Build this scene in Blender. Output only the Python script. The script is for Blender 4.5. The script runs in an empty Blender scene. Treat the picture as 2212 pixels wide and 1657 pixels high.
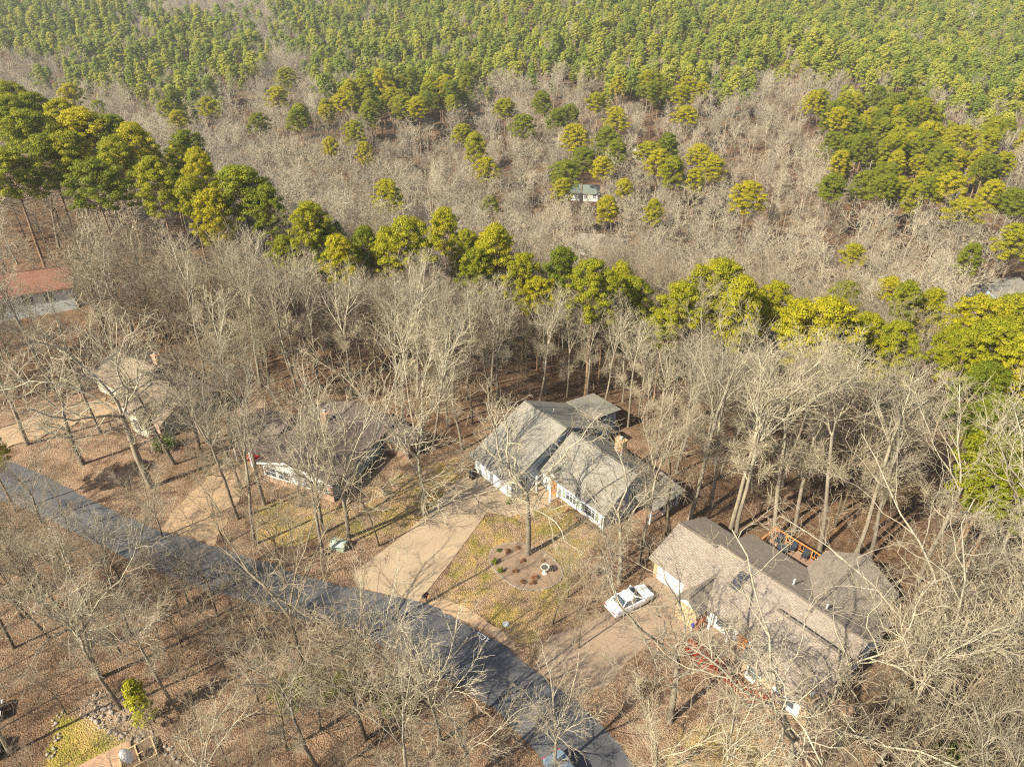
import bpy, math, random
import numpy as np
from mathutils import Vector, Matrix

# ------------------------------------------------------------------ camera, sky, sun, exposure
scene = bpy.context.scene
col = scene.collection
cam_data = bpy.data.cameras.new("camera")
cam_data.sensor_fit = 'HORIZONTAL'
cam_data.sensor_width = 36.0
cam_data.lens = 36.0 * 1536.0 / 2212.0
cam_data.clip_start = 0.5
cam_data.clip_end = 5000.0
cam = bpy.data.objects.new("camera", cam_data)
cam.location = (0, 0, 52.0)
cam.rotation_euler = (math.radians(90 - 32.0), 0, 0)
col.objects.link(cam)
scene.camera = cam

SUN_ELEV = math.radians(39.0)
SUN_FROM = Vector((-0.80, -0.60, 0)).normalized()          # horizontal direction towards the sun
world = bpy.data.worlds.new("World")
scene.world = world
world.use_nodes = True
wn = world.node_tree
wn.nodes.clear()
sky = wn.nodes.new('ShaderNodeTexSky')
sky.sky_type = 'NISHITA'
sky.sun_disc = False
sky.sun_elevation = SUN_ELEV
sky.sun_rotation = math.atan2(SUN_FROM.x, SUN_FROM.y)
sky.air_density = 1.0
sky.dust_density = 1.5
bg = wn.nodes.new('ShaderNodeBackground')
bg.inputs['Strength'].default_value = 0.085
wo = wn.nodes.new('ShaderNodeOutputWorld')
wn.links.new(sky.outputs[0], bg.inputs[0])
wn.links.new(bg.outputs[0], wo.inputs[0])
sun_data = bpy.data.lights.new("sun", 'SUN')
sun_data.energy = 4.8
sun_data.angle = math.radians(0.55)
sun_data.color = (1.0, 0.91, 0.73)
sun = bpy.data.objects.new("sun", sun_data)
to_sun = Vector((SUN_FROM.x * math.cos(SUN_ELEV), SUN_FROM.y * math.cos(SUN_ELEV), math.sin(SUN_ELEV)))
sun.rotation_euler = to_sun.to_track_quat('Z', 'Y').to_euler()
sun.location = (-60, -40, 90)
col.objects.link(sun)
scene.view_settings.view_transform = 'Standard'
scene.view_settings.look = 'None'
scene.view_settings.gamma = 1.0
scene.view_settings.use_curve_mapping = False
scene.view_settings.exposure = 1.3
scene.render.engine = 'CYCLES'
scene.cycles.max_bounces = 5
scene.cycles.diffuse_bounces = 3
scene.cycles.transmission_bounces = 3
scene.cycles.use_denoising = False
scene.cycles.filter_width = 1.2

rnd = random.Random(7)
npr = np.random.default_rng(11)

# ------------------------------------------------------------------ layout, world metres
def _ss(a,b,t):
    t=np.clip((t-a)/(b-a),0,1); return t*t*(3-2*t)
def terrain(x,y):
    """Ground height: level yards on the ridge, a wooded slope falling to a valley, a long rise beyond."""
    x=np.asarray(x,float); y=np.asarray(y,float)
    v=0.55*x+0.83*y-56.0
    c=np.clip
    a=c(v,0,32); s=0.25*a*a/64.0
    s=s+0.25*c(v-32,0,62)
    e=c(v-94,0,40); s=s+0.25*(e-e*e/80.0)
    r=c(y-185,0,60); up=0.078*(r*r/120.0)+0.078*c(y-245,0,2000)
    up=up-0.05*c(y-650,0,2000)
    w=_ss(70,140,np.hypot(x,y))
    und=w*(1.3*np.sin(x*0.043+1.0)*np.sin(y*0.037)+0.7*np.sin(x*0.09+y*0.05))
    big=_ss(220,420,y)*(6.0*np.sin(x*0.012+0.6)+3.0*np.sin(x*0.021+y*0.013))
    hump=6.0*_ss(50,110,-x)*_ss(105,145,y)*(1-_ss(190,250,y))
    return -s+up+und+big+hump

def gz(x, y):
    return float(terrain(x, y))
ROAD_NORTH = [(-80.85, 74.7), (-69.96, 70.65), (-60.81, 66.92), (-51.72, 62.45), (-45.07, 58.61), (-37.43, 54.87), (-29.16, 51.88), (-21.89, 49.09), (-16.99, 47.22), (-13.32, 46.37), (-8.04, 44.99), (-4.4, 42.73), (-0.64, 40.27), (1.71, 37.96), (4.65, 35.38), (7.01, 32.98), (9.05, 29.61), (10.72, 25.61)]
ROAD_SOUTH = [(-80.7, 69.28), (-69.98, 65.14), (-60.24, 60.96), (-52.15, 57.77), (-45.27, 54.18), (-37.25, 50.18), (-29.62, 46.87), (-24.71, 45.21), (-19.53, 43.4), (-15.94, 42.28), (-13.25, 41.14), (-9.79, 39.56), (-6.02, 37.39), (-2.46, 35.09), (0.14, 32.79), (2.54, 29.61), (4.28, 25.31), (5.55, 22.18)]
DRIVE_C = [(-3.67, 63.8), (-6.1, 62.73), (-8.98, 57.34), (-10.82, 54.18), (-13.22, 51.24), (-15.47, 48.49), (-14.74, 46.99), (-13.34, 46.48), (-10.62, 45.7), (-8.62, 45.15), (-5.98, 50.18), (-2.67, 57.19), (-0.89, 56.83), (0.3, 58.15), (0.1, 59.42)]
WALK_C = [(-0.89, 56.9), (0.3, 58.15), (0.1, 59.34), (2.24, 59.73), (4.57, 60.58), (5.45, 59.8), (3.44, 57.85), (0.69, 56.83), (-0.54, 56.4)]
DRIVE_R = [(1.71, 38.05), (3.42, 41.24), (7.69, 43.25), (12.88, 48.2), (14.16, 48.14), (16.23, 45.7), (15.38, 44.03), (17.02, 41.98), (17.58, 40.03), (15.48, 40.51), (12.82, 41.48), (10.9, 39.56), (7.76, 36.43), (4.83, 35.34)]
DRIVE_LL = [(-69.63, 70.18), (-64.24, 72.48), (-60.66, 76.48), (-54.66, 79.71), (-51.17, 77.19), (-55.15, 74.05), (-59.4, 70.16), (-63.33, 67.4)]
DRIVE_L = [(-36.65, 54.73), (-35.31, 60.73), (-34.47, 65.68), (-32.48, 67.89), (-29.58, 66.55), (-29.77, 61.12), (-30.19, 56.26), (-29.74, 52.2)]
LAWNS = [[(-2.77, 56.98), (-0.29, 56.26), (3.73, 58.82), (5.5, 58.82), (9.25, 53.85), (7.09, 50.93), (5.81, 49.09), (5.13, 45.65), (3.94, 43.51), (1.36, 40.03), (-2.34, 43.25), (-6.95, 45.65), (-5.74, 50.0)], [(-16.87, 58.44), (-13.52, 63.14), (-9.0, 65.68), (-5.82, 67.0), (-4.05, 63.97), (-6.6, 62.32), (-9.19, 56.98), (-11.29, 54.18), (-18.19, 52.85), (-20.72, 57.7)], [(-25.61, 59.19), (-20.58, 57.12), (-19.19, 54.18), (-21.79, 52.2), (-25.73, 52.85), (-27.71, 56.98)], [(-36.28, 34.16), (-32.85, 33.17), (-30.22, 32.22), (-27.09, 30.74), (-27.64, 29.61), (-27.36, 27.5), (-34.64, 27.5), (-34.48, 30.21)], [(14.28, 33.17), (17.8, 32.79), (20.1, 30.92), (19.66, 28.48), (11.24, 28.48), (11.83, 31.65)]]
BED = [(-1.41, 52.27), (-0.1, 52.67), (1.21, 52.49), (2.82, 51.59), (4.22, 50.28), (4.85, 48.79), (4.63, 47.76), (3.74, 46.96), (2.5, 46.47), (1.13, 46.56), (0.06, 47.06), (-1.03, 48.17), (-1.84, 49.21), (-2.27, 50.49), (-2.05, 51.59)]
VERGE = [(-7.58, 45.02), (-5.96, 45.4), (-4.26, 44.45), (-2.73, 43.35), (-0.95, 41.93), (0.19, 40.73), (0.47, 39.73), (-0.65, 40.39), (-2.69, 42.1), (-5.22, 43.35), (-7.53, 44.45)]
NAMED_TREES = [('oak', 1.57, 51.12, 18.7, 'gnarled pale oak rising from the stone-edged mulch bed before the white house'), ('oak', 12.38, 33.29, 17.4, 'broad oak with thick straight trunk between the forked driveway and the red shrubs'), ('giant', 18.5, 26.7, 21.2, 'huge white-limbed tree fanning out over the front of the brown-roofed house'), ('giant', 30.65, 31.4, 22.6, 'big pale tree beside the shaded end wall of the brown-roofed house'), ('oak', -40.37, 61.37, 24.8, 'tall dark-trunked tree standing before the tan-roofed house'), ('oak', -50.22, 65.66, 17.3, 'crooked leaning tree beside the tan-roofed house driveway'), ('vase', -9.42, 56.83, 21.1, 'upright vase-shaped tree at the edge of the concrete driveway'), ('vase', -19.4, 54.05, 16.7, 'leaning grey tree just in front of the brick house window'), ('vase', -16.76, 53.51, 19.9, 'many-stemmed tree beside the brick corner and the low green box'), ('slim', -13.43, 52.27, 12.8, 'small forked tree in the lawn right of the low green box'), ('vase', -30.16, 61.05, 13.2, 'low forking tree by the carport of the brick house'), ('thicket', -17.55, 38.14, 18.7, 'tall forked tree south of the road in line with the low green box'), ('vase', -9.25, 34.76, 13.6, 'tree with mossy double trunk at the south road edge'), ('slim', -9.85, 32.4, 17.7, 'thin crooked tree standing among the green briars'), ('thicket', -11.25, 31.77, 15.8, 'dark trunk with ascending crown in the wood below the bend'), ('vase', -5.42, 31.65, 13.3, 'pale many-stemmed tree leaning over the road'), ('vase', 3.14, 29.23, 10.8, 'small fan-shaped tree at the bottom edge over the road'), ('slim', -14.9, 32.56, 13.1, 'slender leaning tree in the lower wood'), ('oak', -34.23, 37.08, 14.8, 'dark straight tree above the rocky bank'), ('tall', -33.65, 41.38, 13.3, 'twin dark stem in the lower left wood'), ('slim', -33.21, 39.19, 11.5, 'slim bare tree among rust leaves in the lower left wood'), ('slim', -29.92, 43.4, 10.9, 'slender tree on the south verge of the road bend'), ('oak', -29.86, 44.88, 7.3, 'small tree with white arching limb over the road'), ('tall', -32.46, 45.26, 11.7, 'straight dark tree close to the south road edge'), ('slim', -23.83, 37.56, 8.7, 'short leaning tree in the thicket below the road'), ('tall', 18.8, 56.19, 23.1, 'thick straight trunk between the white house and the brown-roofed house'), ('tall', 22.54, 54.19, 23.2, 'large pale trunk behind the garage roof of the brown-roofed house'), ('tall', 22.98, 53.52, 21.8, 'shaded trunk close against the large pale one behind the garage roof'), ('tall', 26.93, 53.35, 22.8, 'leaning trunk behind the orange-railed deck'), ('tall', 29.3, 54.43, 21.4, 'slim leaning trunk just behind the deck'), ('tall', 30.89, 51.62, 21.6, 'pale leaning trunk behind the rear wing of the brown-roofed house'), ('tall', 34.1, 50.9, 21.6, 'bare trunk at the right of the rear wing'), ('tall', 35.54, 50.61, 20.9, 'slanting trunk past the rear wing corner'), ('tall', -5.95, 68.17, 16.9, 'tall dark tree at the left rear of the white house'), ('oak', 10.2, 47.45, 15.2, 'twisted mossy tree with its crown over the white house wing'), ('slim', 5.26, 45.65, 8.7, 'spindly young tree right of the mulch bed'), ('tall', -51.21, 71.83, 18.7, 'leaning tree at the end of the tan house drive'), ('tall', -59.12, 69.68, 24.0, 'dark leaning tree at the left edge of the yards'), ('tall', -60.81, 80.11, 25.0, 'tall tree left of the tan-roofed house'), ('oak', -55.41, 92.04, 18.6, 'spreading crooked oak in the wood above the tan-roofed house'), ('oak', -38.0, 69.3, 12.3, 'grey-green lichened tree beside the tan-roofed house'), ('vase', 8.23, 48.49, 7.2, 'scrubby pale tree between the lawn and the brown-roofed house'), ('slim', 5.77, 40.03, 9.6, 'bare sapling at the mouth of the brown house driveway'), ('oak', 38.94, 33.17, 20.2, 'pale spreading tree at the right edge of the picture'), ('tall', 41.31, 43.53, 23.6, 'whitish slanting tree in the wood right of the rear wing'), ('tall', 38.58, 47.4, 22.4, 'pale leaning tree behind the big pale tree'), ('vase', 9.84, 28.15, 10.9, 'low bare tree at the bottom beyond the road end'), ('slim', 33.98, 35.59, 14.3, 'thin bare tree beside the shaded end wall'), ('thicket', -41.79, 43.51, 13.8, 'tangled bare tree in the left part of the lower wood'), ('thicket', -47.12, 49.09, 12.6, 'bare tree between road and thicket at the left'), ('thicket', -39.95, 45.65, 11.9, 'grey bare tree on the lower side of the road at left'), ('thicket', -40.55, 41.09, 12.1, 'dark twiggy tree in the shaded clump at lower left'), ('thicket', -44.24, 43.25, 11.5, 'bare tree leaning over the shaded clump near the left edge'), ('tall', -38.52, 41.88, 12.3, 'dark stem in the shaded clump left of the twin stem'), ('thicket', -44.71, 47.22, 11.0, 'twiggy tree over the pale road end at left'), ('tall', -35.11, 40.27, 13.4, 'straight dark stem beside the slim rust-leaf tree'), ('tall', 7.52, 81.29, 13.8, 'slender bare tree behind the roof of the white house, left of the chimney'), ('tall', 10.17, 80.51, 15.5, 'bare tree behind the white house roof, in front of the bright round pine'), ('tall', 12.37, 79.43, 15.4, 'bare tree behind the white house chimney'), ('tall', 15.09, 80.93, 13.8, 'bare tree behind the right wing of the white house'), ('tall', 4.69, 81.78, 14.7, 'bare tree behind the rear addition of the white house'), ('slim', -37.55, 47.91, 9.4, 'slim tree overhanging the road bend at left'), ('thicket', -26.69, 43.51, 11.3, 'bare tree with its crown over the middle of the road'), ('slim', -22.45, 41.98, 9.7, 'thin tree beside the road opposite the brick house'), ('vase', -49.41, 55.58, 10.3, 'twiggy tree over the left end of the road'), ('thicket', -43.09, 40.03, 14.5, 'leaning bare tree at the left edge of the lower wood'), ('slim', -20.27, 34.76, 10.5, 'grey sapling in the middle of the lower thicket'), ('thicket', -17.02, 30.92, 11.8, 'bare tree in the thicket at the bottom'), ('slim', -23.59, 31.65, 9.9, 'thin tree right of the bright young pine'), ('vase', -3.23, 28.48, 11.3, 'bare bushy tree at the bottom beside the road'), ('thicket', -22.76, 48.97, 10.6, 'wide bushy tree on the north road edge'), ('vase', -35.9, 53.51, 9.1, 'bare twiggy tree by the driveway mouth of the brick house'), ('slim', -45.75, 54.18, 9.1, 'grey bare tree on the north side of the road at left')]
RIDGE_PINES = [(-97.93, 146.46, 11.8), (-80.71, 125.48, 12.0), (-88.87, 134.92, 10.2), (-81.07, 139.25, 11.4), (-65.87, 112.02, 12.4), (-69.72, 134.77, 9.4), (-56.4, 112.29, 8.0), (-90.51, 149.75, 10.3), (-50.51, 110.21, 5.8), (-68.44, 124.85, 9.6), (-83.31, 118.57, 10.0), (-42.07, 109.43, 12.9), (-33.89, 100.5, 5.4), (-29.3, 99.35, 6.0), (-24.6, 95.85, 4.5), (-21.91, 100.81, 4.8), (-14.92, 96.62, 8.3), (-10.76, 108.86, 6.6), (-7.01, 101.7, 5.6), (-2.42, 97.67, 7.4), (1.55, 93.11, 4.5), (7.0, 92.45, 3.9), (10.05, 81.64, 6.9), (15.68, 94.18, 4.6), (15.81, 84.87, 5.4), (19.06, 80.01, 5.1), (27.98, 89.23, 8.8), (27.93, 78.71, 7.4), (37.69, 92.79, 3.9), (41.71, 92.69, 5.6), (50.11, 97.44, 5.9), (35.78, 72.54, 9.0), (44.33, 78.81, 4.6), (45.06, 72.99, 3.5), (61.96, 101.75, 4.4), (66.61, 102.38, 5.9), (64.86, 88.55, 9.0), (55.15, 70.58, 8.5), (75.08, 95.31, 8.3), (-111.03, 166.41, 11.2), (-98.57, 153.6, 10.5), (-77.37, 126.8, 8.9), (-76.3, 139.91, 8.8), (-59.68, 124.71, 6.4), (-52.3, 119.79, 7.0), (-45.51, 106.2, 6.3), (-38.14, 108.1, 6.4), (-27.16, 100.04, 5.4), (-18.64, 99.36, 5.4), (-4.96, 94.85, 4.6), (3.69, 89.79, 4.4), (12.4, 86.54, 4.3), (20.75, 78.59, 4.5), (32.24, 84.68, 5.4), (34.04, 75.05, 4.9), (39.96, 75.13, 4.9), (44.01, 74.75, 4.4), (55.39, 78.97, 5.2), (52.87, 72.22, 5.9), (47.86, 61.09, 5.1), (56.59, 68.71, 6.2), (44.75, 54.67, 4.3), (43.83, 50.49, 4.0), (40.37, 46.82, 3.4), (46.72, 53.99, 4.3), (48.44, 57.97, 5.8), (42.76, 50.43, 4.4), (40.95, 45.56, 3.4)]
VALLEY_PINES = [(-28.03, 159.26, 5.8), (-99.42, 336.77, 8.2), (15.83, 212.77, 7.6), (14.33, 199.36, 5.3), (24.89, 182.45, 5.5), (65.49, 195.32, 9.7), (91.54, 201.87, 8.0), (120.2, 184.19, 8.6), (134.45, 187.51, 10.0), (120.69, 162.05, 7.8), (64.98, 288.68, 8.9), (55.61, 296.77, 8.2), (64.4, 276.16, 7.7), (-78.29, 274.91, 6.9), (-93.18, 272.35, 6.0), (-94.02, 302.65, 7.5), (-8.11, 223.35, 5.8), (-17.48, 261.0, 5.8), (-35.21, 280.98, 7.9), (-41.88, 285.58, 8.0), (-53.23, 279.47, 7.8), (-66.47, 289.74, 7.2), (21.8, 281.51, 7.9), (33.27, 290.95, 8.1), (38.98, 278.19, 7.8), (16.77, 269.9, 6.8), (21.36, 251.46, 7.2), (32.13, 247.58, 7.9), (33.68, 234.35, 6.8), (27.63, 219.72, 6.4), (22.49, 226.47, 6.6), (45.28, 240.46, 6.9), (52.6, 246.76, 7.9), (45.81, 225.47, 7.3), (48.59, 216.81, 7.1), (61.96, 238.67, 6.9), (64.75, 230.6, 6.7), (55.29, 214.67, 5.6), (105.31, 154.07, 4.8), (37.1, 182.14, 3.7), (-60.08, 240.73, 3.8), (-47.85, 236.42, 3.8), (-72.56, 145.51, 3.7), (4.05, 268.95, 6.8), (-2.85, 286.99, 7.1), (11.79, 297.38, 7.4)]
PINE_ZONES = [[(-264.51, 823.84), (462.28, 706.17), (211.03, 294.27), (188.5, 299.63), (183.65, 316.67), (170.42, 331.35), (142.42, 337.85), (127.29, 356.19), (107.72, 347.24), (83.39, 350.1), (62.57, 351.5), (30.8, 353.79), (-1.3, 356.77), (-22.0, 340.06), (-46.18, 333.67), (-73.74, 349.16), (-91.38, 361.61), (-126.61, 457.36), (-186.48, 602.24)], [(-440.98, 666.7), (-305.25, 693.44), (-263.17, 589.76), (-235.34, 499.24), (-218.2, 422.81), (-249.9, 419.69), (-277.44, 447.19), (-286.8, 411.44)], [(-235.34, 499.24), (-224.39, 583.22), (-174.73, 527.86), (-142.4, 451.42), (-123.68, 371.89), (-129.37, 350.31), (-135.78, 331.3), (-125.4, 294.37), (-128.98, 285.49), (-150.3, 329.61), (-169.77, 344.53), (-200.63, 363.37), (-233.08, 364.15), (-244.15, 386.11), (-223.1, 400.46), (-212.02, 414.32)], [(-77.14, 298.9), (-79.3, 335.5), (-47.32, 343.03), (-21.74, 335.45), (-18.36, 309.21), (-28.54, 293.25), (-45.76, 285.53), (-62.6, 290.37)], [(41.48, 353.7), (98.87, 345.04), (88.8, 318.88), (69.99, 312.46), (40.48, 323.52)], [(114.18, 282.96), (139.28, 312.42), (166.48, 321.6), (172.68, 300.73), (171.04, 273.71), (154.57, 253.85), (158.5, 238.88), (149.49, 219.33), (129.31, 203.74), (112.62, 196.82), (107.19, 205.51), (108.35, 225.79), (110.77, 252.87)], [(192.14, 296.15), (215.97, 302.15), (190.16, 258.18), (183.81, 273.4)]]
UTILITY = (-17.4, 52.01)
BIN = (-4.41, 62.96)
BIRDBATH = (3.16, 48.54)
MAILBOX = (-7.88, 45.02)
LID = (-0.56, 42.58)
CAR_W1 = (8.82, 43.61)
CAR_W2 = (12.74, 45.98)
MARKS = (-2.6, 41.14)
YOUNG_PINE = (-28.57, 33.17)
LEFT_PINE = (-53.24, 57.41)
DISH = (-28.16, 29.78)
RAISED = (-27.98, 30.38)
PATIO = (-30.1, 28.48)
FENCE1 = (-16.41, 59.75)
FENCE2 = (-14.05, 59.66)
GREEN_BUSH = (-41.6, 68.22)
GREEN_BUSH2 = (32.66, 29.51)
HOUSE_RED = (-80.11, 102.92)
HOUSE_RED2 = (-72.39, 106.19)
FAR1 = (23.01, 231.84)
FAR2 = (24.69, 186.05)
FAR3 = (52.02, 273.46)
FAR4 = (122.86, 158.48)
CARB = (4.08, 28.15)
CARS1 = (-39.11, 31.84)
CARS2 = (-38.07, 29.85)
BOX2 = (-16.17, 35.47)
FLAGPOLE = (17.06, 40.03)
SHED = (18.88, 229.67)
BED_SHRUBS = [(-1.64, 49.85), (-1.17, 48.75), (-1.34, 51.48)]
BED_TUFTS = [(-0.43, 51.37), (0.55, 51.81), (1.02, 50.06), (0.22, 48.69), (1.91, 47.26), (0.98, 47.36), (3.09, 50.06), (2.08, 47.86)]
RED_SHRUBS = [(15.02, 40.14), (15.54, 39.43), (16.2, 38.81), (16.84, 38.21), (17.51, 37.76), (17.91, 36.31), (18.52, 35.74), (19.11, 35.19), (20.24, 35.6), (20.61, 35.19), (16.08, 43.19), (16.52, 42.68)]
CRIMSON_SHRUBS = [(21.69, 35.05), (21.95, 34.51)]
BRIARS = [(-16.88, 37.04), (-15.77, 36.28), (-16.29, 35.69), (-15.04, 35.4), (-17.57, 35.55), (-19.09, 36.28), (-11.28, 35.69), (-8.85, 34.26), (-9.97, 34.82), (-13.91, 36.28), (-18.03, 34.82)]
STONE_LINE = [(-35.86, 33.93), (-35.29, 32.61), (-34.66, 31.2), (-34.57, 29.86)]
STONE_LINE2 = [(-32.73, 33.19), (-31.59, 32.54), (-30.55, 32.04), (-29.74, 31.76), (-28.91, 31.69), (-28.02, 31.48), (-27.15, 31.0), (-26.01, 30.79), (-25.02, 29.99), (-24.37, 29.63)]
STONE_FIELD = [(-34.91, 34.23), (-33.81, 35.94), (-31.6, 35.46), (-29.51, 33.93), (-27.32, 32.04), (-26.06, 30.93), (-27.5, 31.2), (-29.94, 31.9), (-32.38, 33.04)]
BRUSH_ZONES = [[(-56.77, 55.65), (-51.72, 57.03), (-37.48, 49.69), (-29.47, 46.48), (-19.42, 42.99), (-13.18, 40.75), (-5.99, 37.08), (-0.22, 32.59), (2.15, 28.48), (-26.13, 28.48), (-31.03, 33.17), (-37.06, 35.59), (-44.37, 36.43)], [(3.31, 48.49), (6.27, 52.2), (15.03, 54.18), (19.15, 55.56), (13.24, 49.09), (6.46, 43.51), (3.45, 41.98)], [(-40.45, 65.71), (-38.49, 72.18), (-32.45, 75.16), (-32.85, 65.68), (-35.61, 61.52)], [(-33.35, 55.56), (-27.87, 59.96), (-20.22, 55.56), (-18.29, 49.09), (-21.07, 49.39), (-29.27, 52.2)], [(35.99, 45.66), (49.58, 48.38), (40.87, 31.65), (33.4, 30.92), (32.1, 35.59)]]
YARD = [(-62.98, 65.16), (-69.49, 75.21), (-64.56, 79.04), (-60.62, 87.21), (-52.74, 90.63), (-44.42, 86.59), (-38.56, 77.31), (-33.4, 78.35), (-24.09, 80.57), (-14.62, 75.17), (-11.86, 67.0), (-5.93, 68.81), (-0.98, 78.3), (11.51, 80.14), (18.76, 66.09), (18.13, 57.72), (22.89, 53.18), (29.79, 51.28), (33.67, 49.44), (35.55, 45.65), (34.2, 40.03), (28.96, 33.56), (24.91, 28.15), (9.17, 28.15), (4.65, 35.38), (-4.4, 42.73), (-13.32, 46.37), (-29.16, 51.88), (-45.07, 58.61)]

# ------------------------------------------------------------------ helpers
def tag(o, label=None, cat=None, group=None, kind=None):
    if label: o['label'] = label
    if cat: o['category'] = cat
    if group: o['group'] = group
    if kind: o['kind'] = kind
    return o

def empty(name, loc=(0, 0, 0), rz=0.0, **k):
    o = bpy.data.objects.new(name, None)
    o.empty_display_size = 0.3
    o.location = loc
    o.rotation_euler = (0, 0, rz)
    col.objects.link(o)
    return tag(o, **k)

class MB:
    """collects polygons, then links them as one mesh object"""
    def __init__(s):
        s.v = []; s.f = []; s.uv = []
    def add(s, pts, uv=None):
        b = len(s.v)
        s.v.extend([tuple(p) for p in pts])
        s.f.append(tuple(range(b, b + len(pts))))
        s.uv.append(uv if uv else [(0.0, 0.0)] * len(pts))
    def box(s, x0, x1, y0, y1, z0, z1):
        P = [(x0,y0,z0),(x1,y0,z0),(x1,y1,z0),(x0,y1,z0),(x0,y0,z1),(x1,y0,z1),(x1,y1,z1),(x0,y1,z1)]
        b = len(s.v); s.v.extend(P)
        for q in ((0,3,2,1),(4,5,6,7),(0,1,5,4),(1,2,6,5),(2,3,7,6),(3,0,4,7)):
            s.f.append(tuple(b + i for i in q)); s.uv.append([(0.0, 0.0)] * 4)
        return s
    def obox(s, c, ax, ay, az):
        """box from centre and three half-axis vectors"""
        c, ax, ay, az = map(Vector, (c, ax, ay, az))
        P = [c-ax-ay-az, c+ax-ay-az, c+ax+ay-az, c-ax+ay-az, c-ax-ay+az, c+ax-ay+az, c+ax+ay+az, c-ax+ay+az]
        b = len(s.v); s.v.extend([tuple(p) for p in P])
        for q in ((0,3,2,1),(4,5,6,7),(0,1,5,4),(1,2,6,5),(2,3,7,6),(3,0,4,7)):
            s.f.append(tuple(b + i for i in q)); s.uv.append([(0.0, 0.0)] * 4)
        return s
    def bar(s, a, b_, w, h=None):
        a, b_ = Vector(a), Vector(b_)
        d = b_ - a
        t = d.normalized()
        u = t.cross(Vector((0, 0, 1)))
        u = Vector((1, 0, 0)) if u.length < 1e-4 else u.normalized()
        v = u.cross(t)
        return s.obox((a + b_) / 2, d / 2, u * w / 2, v * (h or w) / 2)
    def extrude(s, poly, axis, a, b, uvs=False):
        """closed 2-D outline (list of (p,q)) pulled along an axis from a to b; axis x: (y,z), y: (x,z), z: (x,y)"""
        def P(t, p, q):
            return (t, p, q) if axis == 'x' else ((p, t, q) if axis == 'y' else (p, q, t))
        n = len(poly)
        A = [P(a, *p) for p in poly]; B = [P(b, *p) for p in poly]
        acc = 0.0
        for i in range(n):
            j = (i + 1) % n
            L = math.hypot(poly[i][0]-poly[j][0], poly[i][1]-poly[j][1])
            s.add([A[i], B[i], B[j], A[j]], [(a, acc), (b, acc), (b, acc + L), (a, acc + L)])
            acc += L
        s.add(A[::-1]); s.add(B)
        return s
    def cyl(s, c, r, h, n=12, r2=None, axis='z'):
        r2 = r if r2 is None else r2
        ring = []
        for k, (rr, hh) in enumerate(((r, 0), (r2, h))):
            R = []
            for i in range(n):
                a = 2 * math.pi * i / n
                p = (rr * math.cos(a), rr * math.sin(a), hh)
                if axis == 'x': p = (p[2], p[0], p[1])
                if axis == 'y': p = (p[0], p[2], p[1])
                R.append((c[0]+p[0], c[1]+p[1], c[2]+p[2]))
            ring.append(R)
        for i in range(n):
            j = (i + 1) % n
            s.add([ring[0][i], ring[0][j], ring[1][j], ring[1][i]])
        s.add(ring[0][::-1]); s.add(ring[1])
        return s
    def lathe(s, prof, n=14, c=(0, 0, 0)):
        R = [[(c[0]+r*math.cos(2*math.pi*i/n), c[1]+r*math.sin(2*math.pi*i/n), c[2]+z) for i in range(n)] for r, z in prof]
        for k in range(len(R) - 1):
            for i in range(n):
                j = (i + 1) % n
                s.add([R[k][i], R[k][j], R[k+1][j], R[k+1][i]])
        s.add(R[0][::-1]); s.add(R[-1])
        return s
    def mesh(s, name, mat):
        me = bpy.data.meshes.new(name)
        me.from_pydata(s.v, [], s.f)
        uvl = me.uv_layers.new(name='UVMap')
        flat = [c for u in s.uv for p in u for c in p]
        if len(flat) == 2 * len(me.loops): uvl.data.foreach_set('uv', flat)
        me.materials.append(mat)
        me.validate(); me.update()
        return me
    def build(s, name, mat, parent=None, loc=None, rz=None):
        o = bpy.data.objects.new(name, s.mesh(name, mat))
        col.objects.link(o)
        if parent is not None: o.parent = parent
        if loc is not None: o.location = loc
        if rz is not None: o.rotation_euler = (0, 0, rz)
        return o

def np_mesh(name, V, Q, mats, T=None, matidx=None, age=None, smooth=False):
    """mesh from numpy: V verts, Q quads, T triangles"""
    me = bpy.data.meshes.new(name)
    V = np.asarray(V, np.float32)
    me.vertices.add(len(V)); me.vertices.foreach_set('co', V.ravel())
    Q = np.zeros((0, 4), np.int32) if Q is None else np.asarray(Q, np.int32)
    T = np.zeros((0, 3), np.int32) if T is None else np.asarray(T, np.int32)
    nl = Q.size + T.size
    me.loops.add(nl)
    me.loops.foreach_set('vertex_index', np.concatenate([Q.ravel(), T.ravel()]))
    starts = np.concatenate([np.arange(len(Q)) * 4, len(Q) * 4 + np.arange(len(T)) * 3]).astype(np.int32)
    me.polygons.add(len(Q) + len(T))
    me.polygons.foreach_set('loop_start', starts)
    if matidx is not None: me.polygons.foreach_set('material_index', np.asarray(matidx, np.int32))
    if smooth: me.polygons.foreach_set('use_smooth', np.ones(len(Q) + len(T), bool))
    for m in mats: me.materials.append(m)
    if age is not None:
        at = me.attributes.new('age', 'FLOAT', 'POINT')
        at.data.foreach_set('value', np.asarray(age, np.float32))
    me.update(calc_edges=True)
    return me

def link(name, me, parent=None, loc=None, rz=None, sc=None):
    o = bpy.data.objects.new(name, me)
    col.objects.link(o)
    if parent is not None: o.parent = parent
    if loc is not None: o.location = loc
    if rz is not None: o.rotation_euler = (0, 0, rz)
    if sc is not None: o.scale = (sc, sc, sc)
    return o

def inside(poly, x, y):
    c = False
    n = len(poly)
    for i in range(n):
        x1, y1 = poly[i]; x2, y2 = poly[i - 1]
        if (y1 > y) != (y2 > y) and x < (x2 - x1) * (y - y1) / (y2 - y1) + x1: c = not c
    return c

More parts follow.
